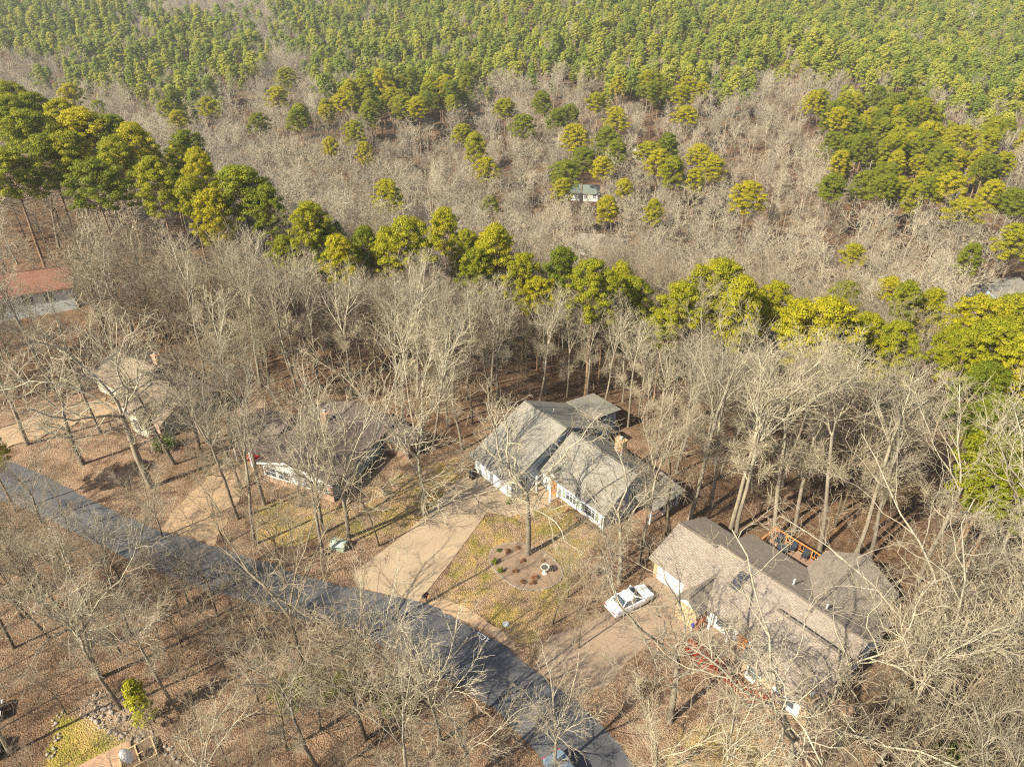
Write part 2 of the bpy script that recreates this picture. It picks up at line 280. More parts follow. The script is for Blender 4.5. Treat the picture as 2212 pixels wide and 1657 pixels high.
def inside_np(poly, X, Y):
    c = np.zeros(X.shape, bool)
    n = len(poly)
    for i in range(n):
        x1, y1 = poly[i]; x2, y2 = poly[i - 1]
        if y1 == y2: continue
        m = ((y1 > Y) != (y2 > Y)) & (X < (x2 - x1) * (Y - y1) / (y2 - y1) + x1)
        c ^= m
    return c

# ------------------------------------------------------------------ materials
def mat(name):
    m = bpy.data.materials.new(name)
    m.use_nodes = True
    return m, m.node_tree.nodes, m.node_tree.links, m.node_tree.nodes['Principled BSDF']

def ramp(n, l, src, stops, interp='LINEAR'):
    r = n.new('ShaderNodeValToRGB')
    r.color_ramp.interpolation = interp
    e = r.color_ramp.elements
    while len(e) < len(stops): e.new(0.5)
    for k, (p, c) in enumerate(stops):
        e[k].position = p
        e[k].color = (c[0], c[1], c[2], 1) if isinstance(c, (tuple, list)) else (c, c, c, 1)
    l.new(src, r.inputs[0])
    return r.outputs[0]

def noise(n, l, vec, scale, detail=4.0, rough=0.6):
    t = n.new('ShaderNodeTexNoise')
    t.inputs['Scale'].default_value = scale
    t.inputs['Detail'].default_value = detail
    t.inputs['Roughness'].default_value = rough
    if vec is not None: l.new(vec, t.inputs['Vector'])
    return t

def mix(n, l, fac, a, b, mode='MIX'):
    x = n.new('ShaderNodeMix')
    x.data_type = 'RGBA'; x.blend_type = mode
    for s, v in ((x.inputs[0], fac), (x.inputs[6], a), (x.inputs[7], b)):
        if hasattr(v, 'is_linked'): l.new(v, s)
        elif isinstance(v, (int, float)): s.default_value = v
        else: s.default_value = (v[0], v[1], v[2], 1)
    return x.outputs[2]

def math_(n, l, op, a, b=None):
    x = n.new('ShaderNodeMath'); x.operation = op
    for s, v in ((x.inputs[0], a), (x.inputs[1], b)):
        if v is None: continue
        if hasattr(v, 'is_linked'): l.new(v, s)
        else: s.default_value = v
    return x.outputs[0]

def bump(n, l, bs, height, strength=0.5, dist=0.05):
    b = n.new('ShaderNodeBump')
    b.inputs['Strength'].default_value = strength
    b.inputs['Distance'].default_value = dist
    l.new(height, b.inputs['Height'])
    l.new(b.outputs[0], bs.inputs['Normal'])

def plain(name, c, rough=0.6, var=0.12, scale=6.0, metal=0.0, spec=0.3, bumpy=0.0):
    """a painted or solid surface with mild weathering"""
    m, n, l, b = mat(name)
    tc = n.new('ShaderNodeTexCoord')
    t = noise(n, l, tc.outputs['Object'], scale, 5.0)
    lo = tuple(x * (1 - var) for x in c); hi = tuple(min(1, x * (1 + var)) for x in c)
    l.new(ramp(n, l, t.outputs[0], [(0.3, lo), (0.7, hi)]), b.inputs['Base Color'])
    b.inputs['Roughness'].default_value = rough
    b.inputs['Metallic'].default_value = metal
    b.inputs['Specular IOR Level'].default_value = spec
    if bumpy: bump(n, l, b, t.outputs[0], bumpy, 0.03)
    return m

def siding(name, c, pitch=0.2):
    """horizontal lap boards"""
    m, n, l, b = mat(name)
    tc = n.new('ShaderNodeTexCoord')
    sx = n.new('ShaderNodeSeparateXYZ'); l.new(tc.outputs['Object'], sx.inputs[0])
    fr = math_(n, l, 'FRACT', math_(n, l, 'MULTIPLY', sx.outputs[2], 1 / pitch))
    t = noise(n, l, tc.outputs['Object'], 1.3, 5.0)
    base = ramp(n, l, t.outputs[0], [(0.3, tuple(x * .88 for x in c)), (0.7, c)])
    l.new(mix(n, l, ramp(n, l, fr, [(0.0, 0.55), (0.08, 1.0), (1.0, 1.0)]), tuple(x * .55 for x in c), base), b.inputs['Base Color'])
    b.inputs['Roughness'].default_value = 0.65
    bump(n, l, b, fr, 0.5, 0.02)
    return m

def shingles(name, c1, c2, c3):
    m, n, l, b = mat(name)
    tc = n.new('ShaderNodeTexCoord')
    uv = tc.outputs['UV']
    br = n.new('ShaderNodeTexBrick')
    l.new(uv, br.inputs['Vector'])
    br.inputs['Scale'].default_value = 1.0
    br.inputs['Brick Width'].default_value = 0.42
    br.inputs['Row Height'].default_value = 0.19
    br.inputs['Mortar Size'].default_value = 0.018
    br.inputs['Mortar Smooth'].default_value = 0.3
    br.inputs['Bias'].default_value = 0.0
    for k, c in (('Color1', c1), ('Color2', c2), ('Mortar', tuple(x * .55 for x in c1))):
        br.inputs[k].default_value = (*c, 1)
    big = noise(n, l, tc.outputs['Object'], 0.35, 5.0)
    fine = noise(n, l, tc.outputs['Object'], 9.0, 3.0)
    x = mix(n, l, ramp(n, l, big.outputs[0], [(0.35, 0.0), (0.7, 0.55)]), br.outputs[0], c3)
    x = mix(n, l, 0.6, x, ramp(n, l, fine.outputs[0], [(0.3, 0.55), (0.7, 1.35)]), 'MULTIPLY')
    l.new(x, b.inputs['Base Color'])
    b.inputs['Roughness'].default_value = 0.95
    b.inputs['Specular IOR Level'].default_value = 0.15
    bump(n, l, b, br.outputs[1], 0.4, -0.02)
    return m

def masonry(name, c1, c2, mortar, w, h, scale=1.0):
    m, n, l, b = mat(name)
    tc = n.new('ShaderNodeTexCoord')
    sx = n.new('ShaderNodeSeparateXYZ'); l.new(tc.outputs['Object'], sx.inputs[0])
    cb = n.new('ShaderNodeCombineXYZ')
    l.new(math_(n, l, 'ADD', sx.outputs[0], sx.outputs[1]), cb.inputs[0]); l.new(sx.outputs[2], cb.inputs[1])
    br = n.new('ShaderNodeTexBrick'); l.new(cb.outputs[0], br.inputs['Vector'])
    br.inputs['Scale'].default_value = scale
    br.inputs['Brick Width'].default_value = w; br.inputs['Row Height'].default_value = h
    br.inputs['Mortar Size'].default_value = 0.012
    for k, c in (('Color1', c1), ('Color2', c2), ('Mortar', mortar)): br.inputs[k].default_value = (*c, 1)
    t = noise(n, l, tc.outputs['Object'], 2.0)
    l.new(mix(n, l, 0.5, br.outputs[0], ramp(n, l, t.outputs[0], [(0.3, 0.6), (0.7, 1.3)]), 'MULTIPLY'), b.inputs['Base Color'])
    b.inputs['Roughness'].default_value = 0.9
    bump(n, l, b, br.outputs[1], 0.5, -0.02)
    return m

def ground_material():
    m, n, l, b = mat('forest_floor')
    geo = n.new('ShaderNodeNewGeometry')
    P = geo.outputs['Position']
    big = noise(n, l, P, 0.06, 5.0)
    mid = noise(n, l, P, 0.45, 6.0, 0.7)
    fine = noise(n, l, P, 3.2, 5.0, 0.75)
    vor = n.new('ShaderNodeTexVoronoi'); vor.inputs['Scale'].default_value = 9.0
    l.new(P, vor.inputs['Vector'])
    vsep = n.new('ShaderNodeSeparateColor'); l.new(vor.outputs['Color'], vsep.inputs[0])
    leaf = ramp(n, l, vsep.outputs[0], [(0.0, (0.075, 0.042, 0.025)), (0.3, (0.12, 0.07, 0.04)), (0.6, (0.155, 0.099, 0.06)), (1.0, (0.23, 0.165, 0.105))])
    tone = ramp(n, l, mid.outputs[0], [(0.3, (0.45, 0.38, 0.34)), (0.5, (1.0, 0.95, 0.92)), (0.68, (1.5, 1.4, 1.25))])
    x = mix(n, l, 0.85, leaf, tone, 'MULTIPLY')
    x = mix(n, l, ramp(n, l, big.outputs[0], [(0.4, 0.0), (0.65, 0.4)]), x, (0.13, 0.09, 0.06))
    a = n.new('ShaderNodeAttribute'); a.attribute_name = 'cover'
    sc_ = n.new('ShaderNodeSeparateColor'); l.new(a.outputs['Color'], sc_.inputs[0])
    # lawn (winter grass, olive and straw)
    blend = math_(n, l, 'ADD', sc_.outputs[0], math_(n, l, 'MULTIPLY', math_(n, l, 'SUBTRACT', fine.outputs[0], 0.5), 0.9))
    blend = math_(n, l, 'ADD', blend, math_(n, l, 'MULTIPLY', math_(n, l, 'SUBTRACT', mid.outputs[0], 0.5), 1.0))
    lawnm = ramp(n, l, blend, [(0.3, 0.0), (0.52, 1.0)])
    gl = noise(n, l, P, 0.3, 6.0, 0.72)
    grass = ramp(n, l, gl.outputs[0], [(0.3, (0.115, 0.125, 0.02)), (0.43, (0.21, 0.185, 0.035)), (0.6, (0.38, 0.255, 0.085)), (0.75, (0.34, 0.20, 0.09))])
    grass = mix(n, l, 0.7, grass, ramp(n, l, fine.outputs[0], [(0.3, 0.55), (0.7, 1.35)]), 'MULTIPLY')
    x = mix(n, l, lawnm, x, grass)
    # tidy yards: raked tan ground between the houses
    x = mix(n, l, math_(n, l, 'MULTIPLY', sc_.outputs[1], ramp(n, l, mid.outputs[0], [(0.38, 0.1), (0.58, 0.95)])), x,
            ramp(n, l, fine.outputs[0], [(0.3, (0.19, 0.122, 0.075)), (0.55, (0.31, 0.21, 0.135)), (0.75, (0.41, 0.31, 0.21))]))
    # straw / pale gravelly soil
    x = mix(n, l, math_(n, l, 'MULTIPLY', sc_.outputs[2], ramp(n, l, fine.outputs[0], [(0.3, 0.4), (0.6, 1.0)])), x, (0.36, 0.27, 0.18))
    l.new(x, b.inputs['Base Color'])
    b.inputs['Roughness'].default_value = 1.0
    b.inputs['Specular IOR Level'].default_value = 0.05
    h = math_(n, l, 'ADD', vor.outputs['Distance'], math_(n, l, 'MULTIPLY', fine.outputs[0], 1.2))
    bump(n, l, b, h, 0.9, 0.12)
    return m

def asphalt_material():
    m, n, l, b = mat('asphalt')
    geo = n.new('ShaderNodeNewGeometry'); P = geo.outputs['Position']
    big = noise(n, l, P, 0.25, 5.0); fine = noise(n, l, P, 12.0, 3.0)
    st = n.new('ShaderNodeMapping'); st.inputs['Scale'].default_value = (0.3, 1.6, 1); st.inputs['Rotation'].default_value = (0, 0, math.radians(33)); l.new(P, st.inputs[0])
    wear = noise(n, l, st.outputs[0], 0.6, 4.0)
    c = ramp(n, l, big.outputs[0], [(0.3, (0.052, 0.054, 0.06)), (0.7, (0.088, 0.087, 0.088))])
    c = mix(n, l, 0.5, c, ramp(n, l, wear.outputs[0], [(0.3, 0.7), (0.7, 1.35)]), 'MULTIPLY')
    lf = noise(n, l, P, 2.3, 6.0, 0.8)
    c = mix(n, l, ramp(n, l, lf.outputs[0], [(0.62, 0.0), (0.72, 0.55)]), c, (0.24, 0.17, 0.11))
    l.new(c, b.inputs['Base Color'])
    b.inputs['Roughness'].default_value = 0.85
    bump(n, l, b, fine.outputs[0], 0.3, 0.02)
    return m

def concrete_material(name, c, litter=0.35):
    m, n, l, b = mat(name)
    geo = n.new('ShaderNodeNewGeometry'); P = geo.outputs['Position']
    big = noise(n, l, P, 0.3, 6.0, 0.7); fine = noise(n, l, P, 5.0, 5.0, 0.7)
    x = ramp(n, l, big.outputs[0], [(0.3, tuple(v * .78 for v in c)), (0.7, tuple(v * 1.1 for v in c))])
    x = mix(n, l, 0.6, x, ramp(n, l, fine.outputs[0], [(0.3, 0.75), (0.7, 1.2)]), 'MULTIPLY')
    lf = noise(n, l, P, 1.2, 8.0, 0.85)
    x = mix(n, l, ramp(n, l, lf.outputs[0], [(0.5, 0.0), (0.66, litter)]), x, (0.26, 0.17, 0.105))
    l.new(x, b.inputs['Base Color'])
    b.inputs['Roughness'].default_value = 0.9
    b.inputs['Specular IOR Level'].default_value = 0.2
    bump(n, l, b, fine.outputs[0], 0.2, 0.02)
    return m

def bark_material(name, trunk, limb, twig):
    m, n, l, b = mat(name)
    a = n.new('ShaderNodeAttribute'); a.attribute_name = 'age'
    oi = n.new('ShaderNodeObjectInfo')
    tc = n.new('ShaderNodeTexCoord')
    mp = n.new('ShaderNodeMapping'); mp.inputs['Scale'].default_value = (1, 1, 0.35); l.new(tc.outputs['Object'], mp.inputs[0])
    t = noise(n, l, mp.outputs[0], 3.0, 6.0, 0.75)
    lich = noise(n, l, tc.outputs['Object'], 1.1, 4.0)
    x = ramp(n, l, a.outputs['Fac'], [(0.0, trunk), (0.22, tuple((p + q) / 2 for p, q in zip(trunk, limb))), (0.5, limb), (1.0, twig)])
    x = mix(n, l, 0.75, x, ramp(n, l, t.outputs[0], [(0.3, 0.5), (0.68, 1.4)]), 'MULTIPLY')
    x = mix(n, l, ramp(n, l, lich.outputs[0], [(0.5, 0.0), (0.72, 0.35)]), x, (0.36, 0.37, 0.26))
    x = mix(n, l, 0.55, x, ramp(n, l, oi.outputs['Random'], [(0.0, (0.5, 0.47, 0.46)), (0.5, (1.0, 0.95, 0.88)), (1.0, (1.4, 1.36, 1.24))]), 'MULTIPLY')
    l.new(x, b.inputs['Base Color'])
    b.inputs['Roughness'].default_value = 0.95
    b.inputs['Specular IOR Level'].default_value = 0.1
    return m

def leaf_material(name, stops, trans=0.35):
    """thin leaves or needles: some light comes through, hue differs from plant to plant"""
    m, n, l, b = mat(name)
    oi = n.new('ShaderNodeObjectInfo')
    tc = n.new('ShaderNodeTexCoord')
    t = noise(n, l, tc.outputs['Object'], 0.9, 4.0, 0.7)
    f = math_(n, l, 'ADD', math_(n, l, 'MULTIPLY', t.outputs[0], 0.8), math_(n, l, 'MULTIPLY', oi.outputs['Random'], 0.55))
    c = ramp(n, l, math_(n, l, 'SUBTRACT', f, 0.18), stops)
    l.new(c, b.inputs['Base Color'])
    b.inputs['Roughness'].default_value = 0.7
    b.inputs['Specular IOR Level'].default_value = 0.2
    tr = n.new('ShaderNodeBsdfTranslucent'); l.new(c, tr.inputs[0])
    mx = n.new('ShaderNodeMixShader'); mx.inputs[0].default_value = trans
    l.new(b.outputs[0], mx.inputs[1]); l.new(tr.outputs[0], mx.inputs[2])
    l.new(mx.outputs[0], n['Material Output'].inputs[0])
    return m

def glass_mat(name, c=(0.03, 0.04, 0.05), rough=0.08):
    m, n, l, b = mat(name)
    tc = n.new('ShaderNodeTexCoord'); t = noise(n, l, tc.outputs['Object'], 1.5, 3.0)
    l.new(ramp(n, l, t.outputs[0], [(0.3, c), (0.75, tuple(min(1, v * 2.6 + .01) for v in c))]), b.inputs['Base Color'])
    b.inputs['Roughness'].default_value = rough
    b.inputs['Specular IOR Level'].default_value = 0.6
    return m

M = {}
M['ground'] = ground_material()
M['asphalt'] = asphalt_material()
M['concrete'] = concrete_material('driveway_concrete', (0.34, 0.262, 0.172), 0.7)
M['leafy_drive'] = concrete_material('leafy_driveway', (0.27, 0.20, 0.14), 0.85)
M['mulch'] = concrete_material('mulch', (0.22, 0.155, 0.105), 0.9)
M['verge'] = concrete_material('pale_leaf_verge', (0.36, 0.25, 0.15), 0.8)
M['white'] = plain('white_paint', (0.80, 0.80, 0.78), 0.55, 0.05)
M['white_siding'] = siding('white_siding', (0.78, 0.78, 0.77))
M['blue_and_shade_siding'] = siding('blue_grey_and_shade_siding', (0.30, 0.37, 0.44))  # also clads walls turned from the sun, shade put into the colour
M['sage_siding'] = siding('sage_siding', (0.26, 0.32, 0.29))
M['grey_siding'] = siding('pale_grey_siding', (0.50, 0.53, 0.50))
M['cream'] = siding('cream_siding', (0.68, 0.62, 0.47))
M['brick'] = masonry('brick', (0.30, 0.12, 0.06), (0.40, 0.20, 0.11), (0.45, 0.40, 0.33), 0.22, 0.075)
M['stone'] = masonry('tan_stone', (0.46, 0.31, 0.15), (0.36, 0.24, 0.13), (0.42, 0.36, 0.27), 0.34, 0.2)
M['roof_grey'] = shingles('grey_shingles', (0.18, 0.172, 0.145), (0.24, 0.225, 0.185), (0.28, 0.255, 0.205))
M['roof_taupe'] = shingles('taupe_shingles', (0.20, 0.165, 0.135), (0.285, 0.24, 0.195), (0.26, 0.225, 0.185))
M['roof_brown'] = shingles('brown_shingles', (0.115, 0.085, 0.075), (0.17, 0.13, 0.11), (0.16, 0.125, 0.105))
M['roof_tan'] = shingles('tan_shingles', (0.19, 0.15, 0.105), (0.255, 0.205, 0.145), (0.225, 0.185, 0.13))
M['roof_red'] = shingles('red_shingles', (0.165, 0.075, 0.052), (0.225, 0.11, 0.075), (0.22, 0.13, 0.09))
M['roof_green'] = shingles('green_metal', (0.13, 0.16, 0.14), (0.16, 0.185, 0.165), (0.18, 0.195, 0.17))
M['glass'] = glass_mat('window_glass')
M['glass_sky'] = glass_mat('skylight_glass', (0.02, 0.02, 0.025), 0.05)
M['trim_grey'] = plain('grey_trim', (0.34, 0.36, 0.37), 0.5)
M['orange_wood'] = plain('orange_stained_wood', (0.48, 0.19, 0.06), 0.7, 0.25)
M['deck_wood'] = plain('deck_wood', (0.24, 0.15, 0.10), 0.8, 0.25)
M['tan_wood'] = plain('tan_fence_wood', (0.46, 0.34, 0.19), 0.8, 0.25)
M['door_red'] = plain('front_door', (0.42, 0.17, 0.05), 0.5)
M['black'] = plain('black_plastic', (0.02, 0.021, 0.024), 0.5)
M['dark_metal'] = plain('dark_metal', (0.05, 0.055, 0.065), 0.4)
M['navy'] = plain('navy_cushion', (0.025, 0.03, 0.04), 0.7)
M['mossy'] = plain('mossy_metal', (0.36, 0.42, 0.33), 0.7, 0.3, 3.0)
M['mossy_dark'] = plain('mossy_green', (0.22, 0.28, 0.21), 0.8, 0.3, 3.0)
M['galv'] = plain('grey_metal', (0.42, 0.43, 0.44), 0.4, 0.1)
M['car_white'] = plain('white_car_paint', (0.80, 0.81, 0.82), 0.25, 0.02, spec=0.5)
M['car_dark'] = plain('dark_car_paint', (0.02, 0.024, 0.03), 0.25, 0.05, spec=0.5)
M['car_red'] = plain('red_car_paint', (0.30, 0.02, 0.02), 0.3, 0.05, spec=0.5)
M['car_blue'] = plain('blue_grey_car_paint', (0.16, 0.22, 0.28), 0.3, 0.05, spec=0.5)
M['tyre'] = plain('tyre_rubber', (0.02, 0.02, 0.02), 0.9)
M['rim'] = plain('wheel_rim', (0.45, 0.46, 0.48), 0.35, metal=0.7)
M['lamp_red'] = plain('tail_lamp', (0.45, 0.02, 0.02), 0.25)
M['lamp_clear'] = plain('head_lamp', (0.75, 0.77, 0.8), 0.15)
M['stone_pale'] = plain('field_stone', (0.25, 0.215, 0.18), 0.95, 0.3, 4.0, bumpy=0.6)
M['birdbath'] = plain('cast_stone', (0.50, 0.45, 0.36), 0.85, 0.15, 5.0)
M['water'] = glass_mat('birdbath_water', (0.04, 0.045, 0.045), 0.03)
M['paint_mark'] = plain('road_paint', (0.75, 0.76, 0.78), 0.8, 0.2)
M['paver'] = masonry('patio_paver', (0.33, 0.19, 0.11), (0.40, 0.25, 0.15), (0.25, 0.19, 0.13), 0.24, 0.12)
M['soil'] = plain('soil', (0.13, 0.085, 0.055), 1.0, 0.3, 4.0, bumpy=0.6)
M['red_cloth'] = plain('flag_red', (0.55, 0.03, 0.05), 0.8)
M['blue_cloth'] = plain('flag_blue', (0.04, 0.05, 0.25), 0.8)
M['terracotta'] = plain('terracotta', (0.45, 0.17, 0.07), 0.8)
M['bark'] = bark_material('hardwood_bark', (0.165, 0.14, 0.108), (0.375, 0.34, 0.258), (0.325, 0.28, 0.20))
M['bark_dark'] = bark_material('dark_bark', (0.09, 0.072, 0.052), (0.22, 0.185, 0.128), (0.26, 0.212, 0.148))
M['bark_far'] = bark_material('far_bark', (0.22, 0.19, 0.14), (0.39, 0.35, 0.27), (0.34, 0.295, 0.22))
M['bark_brush'] = bark_material('brush_bark', (0.20, 0.14, 0.105), (0.27, 0.20, 0.15), (0.29, 0.215, 0.165))
M['bark_pine'] = bark_material('pine_bark', (0.21, 0.135, 0.09), (0.22, 0.16, 0.11), (0.2, 0.15, 0.1))
M['needles'] = leaf_material('pine_needles', [(0.05, (0.085, 0.125, 0.010)), (0.4, (0.20, 0.22, 0.012)), (0.65, (0.34, 0.31, 0.012)), (1.0, (0.48, 0.38, 0.015))])
M['needles_far'] = leaf_material('far_pine_needles', [(0.05, (0.12, 0.18, 0.03)), (0.4, (0.23, 0.275, 0.04)), (0.75, (0.37, 0.36, 0.05)), (1.0, (0.46, 0.40, 0.055))])
M['needles_young'] = leaf_material('young_pine_needles', [(0.1, (0.20, 0.23, 0.012)), (0.6, (0.32, 0.31, 0.015)), (1.0, (0.40, 0.36, 0.02))])
M['leaf_green'] = leaf_material('shrub_leaves', [(0.1, (0.06, 0.10, 0.015)), (0.6, (0.14, 0.19, 0.02)), (1.0, (0.24, 0.28, 0.03))])
M['leaf_red'] = leaf_material('barberry_leaves', [(0.1, (0.24, 0.03, 0.018)), (0.6, (0.42, 0.07, 0.035)), (1.0, (0.46, 0.12, 0.06))])
M['leaf_crimson'] = leaf_material('crimson_leaves', [(0.1, (0.40, 0.012, 0.02)), (1.0, (0.62, 0.04, 0.04))])
M['leaf_rust'] = leaf_material('rust_leaves', [(0.1, (0.18, 0.075, 0.03)), (0.6, (0.34, 0.16, 0.07)), (1.0, (0.44, 0.24, 0.12))])
M['leaf_briar'] = leaf_material('briar_leaves', [(0.1, (0.10, 0.12, 0.02)), (0.6, (0.19, 0.20, 0.04)), (1.0, (0.27, 0.25, 0.06))])

# ------------------------------------------------------------------ ground, road, drives
def axis_coords(lo, hi, step, far_lo, far_hi):
    a = list(np.arange(lo, hi + 1e-6, step))
    s = step
    p = lo; pre = []
    while p > far_lo:
        s = min(s * 1.16, 30); p -= s; pre.append(p)
    s = step; p = hi; post = []
    while p < far_hi:
        s = min(s * 1.16, 30); p += s; post.append(p)
    return np.array(pre[::-1] + a + post)

xs = axis_coords(-75, 66, 0.55, -1600, 1600)
ys = axis_coords(14, 108, 0.55, -500, 1900)
GX, GY = np.meshgrid(xs, ys)
GZ = terrain(GX, GY)
V = np.stack([GX, GY, GZ], -1).reshape(-1, 3)
nx, ny = len(xs), len(ys)
ii = (np.arange(ny - 1)[:, None] * nx + np.arange(nx - 1)[None, :]).ravel()
Q = np.stack([ii, ii + 1, ii + nx + 1, ii + nx], -1)
gme = np_mesh('ground', V, Q, [M['ground']], smooth=True)
cover = np.zeros((ny, nx, 4), np.float32); cover[..., 3] = 1
for p in LAWNS: cover[..., 0] = np.maximum(cover[..., 0], inside_np(p, GX, GY))
dd = 0.55 * GX + 0.83 * GY
yard = inside_np(YARD, GX, GY).astype(np.float32)
south = np.zeros_like(yard)
for p in BRUSH_ZONES: south = np.maximum(south, inside_np(p, GX, GY))
cover[..., 1] = np.maximum(yard, south * 0.8) * (1 - 0.3 * south)
cover[..., 2] = inside_np(STONE_FIELD, GX, GY)
for ch in range(3):                                   # soften the borders
    a = cover[..., ch]
    for _ in range(3):
        b = a.copy()
        b[1:-1, 1:-1] = (a[1:-1, 1:-1] * 2 + a[:-2, 1:-1] + a[2:, 1:-1] + a[1:-1, :-2] + a[1:-1, 2:]) / 6
        a = b
    cover[..., ch] = a
ca = gme.color_attributes.new('cover', 'FLOAT_COLOR', 'POINT')
ca.data.foreach_set('color', cover.ravel())
ground = link('ground', gme)
tag(ground, 'rust and tan leaf litter covering the yards and forest floor', kind='structure')

def sheet(name, poly, z, m, label, thick=0.0):
    """a level paved sheet following a world outline, just above the ground"""
    mb = MB()
    pts = [Vector((x, y, 0)) for x, y in poly]
    area = sum(poly[i - 1][0] * poly[i][1] - poly[i][0] * poly[i - 1][1] for i in range(len(poly)))
    if area < 0: pts = pts[::-1]
    zz = max(gz(p.x, p.y) for p in pts) + z
    top = [(p.x, p.y, gz(p.x, p.y) * 0 + zz) for p in pts]
    mb.add(top)
    n = len(top)
    for i in range(n):
        j = (i + 1) % n
        a, b = top[i], top[j]
        mb.add([(a[0], a[1], a[2] - 0.25), (b[0], b[1], b[2] - 0.25), b, a])
    o = mb.build(name, m)
    tag(o, label, kind='structure')
    return o

def wobble(poly, amp, step=0.9, seed=1):
    r = random.Random(seed); out = []
    for i in range(len(poly)):
        a = Vector(poly[i]); b = Vector(poly[(i + 1) % len(poly)])
        k = max(1, int((b - a).length / step))
        for j in range(k):
            p = a.lerp(b, j / k)
            out.append((p.x + r.uniform(-amp, amp), p.y + r.uniform(-amp, amp)))
    return out

def smooth_line(pts, n=6):
    out = []
    P = [Vector(p) for p in pts]
    for i in range(len(P) - 1):
        p0, p1, p2, p3 = P[max(i-1, 0)], P[i], P[i+1], P[min(i+2, len(P)-1)]
        for k in range(n):
            t = k / n
            out.append(0.5 * ((2*p1) + (p2-p0)*t + (2*p0-5*p1+4*p2-p3)*t*t + (3*p1-p0-3*p2+p3)*t**3))
    out.append(P[-1])
    return out

RN, RS = smooth_line(ROAD_NORTH), smooth_line(ROAD_SOUTH)
er = random.Random(3)
mb = MB()
nn = min(len(RN), len(RS))
ra = [Vector((p.x + er.uniform(-.12, .12), p.y + er.uniform(-.12, .12), gz(p.x, p.y) + 0.03)) for p in RN[:nn]]
rb = [Vector((p.x + er.uniform(-.14, .14), p.y + er.uniform(-.14, .14), gz(p.x, p.y) + 0.03)) for p in RS[:nn]]
for i in range(nn - 1):
    m0, m1 = (ra[i] + rb[i]) / 2 + Vector((0, 0, .06)), (ra[i+1] + rb[i+1]) / 2 + Vector((0, 0, .06))
    mb.add([ra[i], m0, m1, ra[i+1]][::-1]); mb.add([m0, rb[i], rb[i+1], m1][::-1])
road = mb.build('road', M['asphalt'])
tag(road, 'dark asphalt street curving past the houses', kind='structure')
ROAD_POLY = [(p.x, p.y) for p in RN[:nn]] + [(p.x, p.y) for p in RS[:nn]][::-1]

sheet('driveway', DRIVE_C, 0.045, M['concrete'], 'pale concrete driveway running from the street to the white garage')
sheet('driveway', wobble(DRIVE_R, .15, 1.2, 5), 0.041, M['leafy_drive'], 'leaf-strewn brown driveway in front of the brown-roofed house')
sheet('driveway', wobble(DRIVE_LL, .3, .8, 6), 0.045, M['verge'], 'tan driveway of the tan-roofed house')
sheet('driveway', wobble(DRIVE_L, .35, .7, 7), 0.041, M['verge'], 'shaded driveway of the brick house')
sheet('path', WALK_C, 0.052, M['concrete'], 'concrete walk to the white house entry')
sheet('verge', wobble(VERGE, .1, .7, 8), 0.02, M['verge'], 'strip of pale raked leaves along the street edge')
bedp = [(p.x, p.y) for p in smooth_line(BED + BED[:1], 3)[:-1]]
bed = sheet('mulch_bed', bedp, 0.07, M['mulch'], 'rounded brown mulch bed in the lawn')
mb = MB()
for i in range(len(bedp)):
    a, b = bedp[i], bedp[(i + 1) % len(bedp)]
    mb.bar((a[0], a[1], .04), (b[0], b[1], .04), 0.08, 0.1)
mb.build('edging', M['stone_pale'], bed)
# painted survey marks on the asphalt
mk = Vector((MARKS[0], MARKS[1], 0.0))
mb = MB()
u = Vector((0.80, -0.60, 0)); w_ = Vector((0.6, 0.8, 0))
def stroke(a, b, w=0.06):
    p = mk + (u * a[0] + w_ * a[1]) * .75; q = mk + (u * b[0] + w_ * b[1]) * .75
    t = (q - p).normalized() * w / 2; s_ = Vector((-t.y, t.x, 0))
    mb.add([(c.x, c.y, 0.075) for c in (p - s_, q - s_, q + s_, p + s_)])
for a, b in [((-.9,.25),(-.5,.3)),((-.8,-.05),(-.45,.35)),((-.35,-.25),(.25,-.25)),((.3,-.2),(.3,.25)),((.22,.28),(-.3,.28)),((-.38,.22),(-.38,-.18)),((.5,.25),(.9,.25)),((.6,-.2),(1.0,-.05)),((.75,.2),(.7,-.15))]:
    stroke(a, b)
tag(mb.build('road_marking', M['paint_mark']), 'small white painted survey marks at the street edge', kind='structure')
bnd = gz(*PATIO)
# ------------------------------------------------------------------ houses
T_ROOF = 0.16
def gable(root, x0, x1, y0, y1, hw, rise, rm, wm, axis='x', rpos=None, ov=0.45, z0=-0.6, hip=0.0, name='wall'):
    """block with a pitched roof; ridge along axis. returns (wall, roof)"""
    if axis == 'x': p0, p1, q0, q1 = y0, y1, x0, x1
    else: p0, p1, q0, q1 = x0, x1, y0, y1
    r = (p0 + p1) / 2 if rpos is None else rpos
    wall = MB().extrude([(p0, z0), (p1, z0), (p1, hw - .005), (r, hw + rise - .005), (p0, hw - .005)], axis, q0, q1).build(name, wm, root)
    s0, s1 = rise / (r - p0), rise / (p1 - r)
    t = T_ROOF
    e0, e1 = hw - s0 * ov, hw - s1 * ov
    prof = [(p0 - ov, e0 + t), (r, hw + rise + t), (p1 + ov, e1 + t), (p1 + ov, e1), (r, hw + rise), (p0 - ov, e0)]
    roof = MB().extrude(prof, axis, q0 - ov * .8, q1 + ov * .8).build('roof', rm, root)
    cap = MB()
    if axis == 'x': cap.bar((q0 - ov*.8, r, hw + rise + t + .01), (q1 + ov*.8, r, hw + rise + t + .01), .28, .05)
    else: cap.bar((r, q0 - ov*.8, hw + rise + t + .01), (r, q1 + ov*.8, hw + rise + t + .01), .28, .05)
    cap.build('ridge_cap', rm, roof)
    return wall, roof

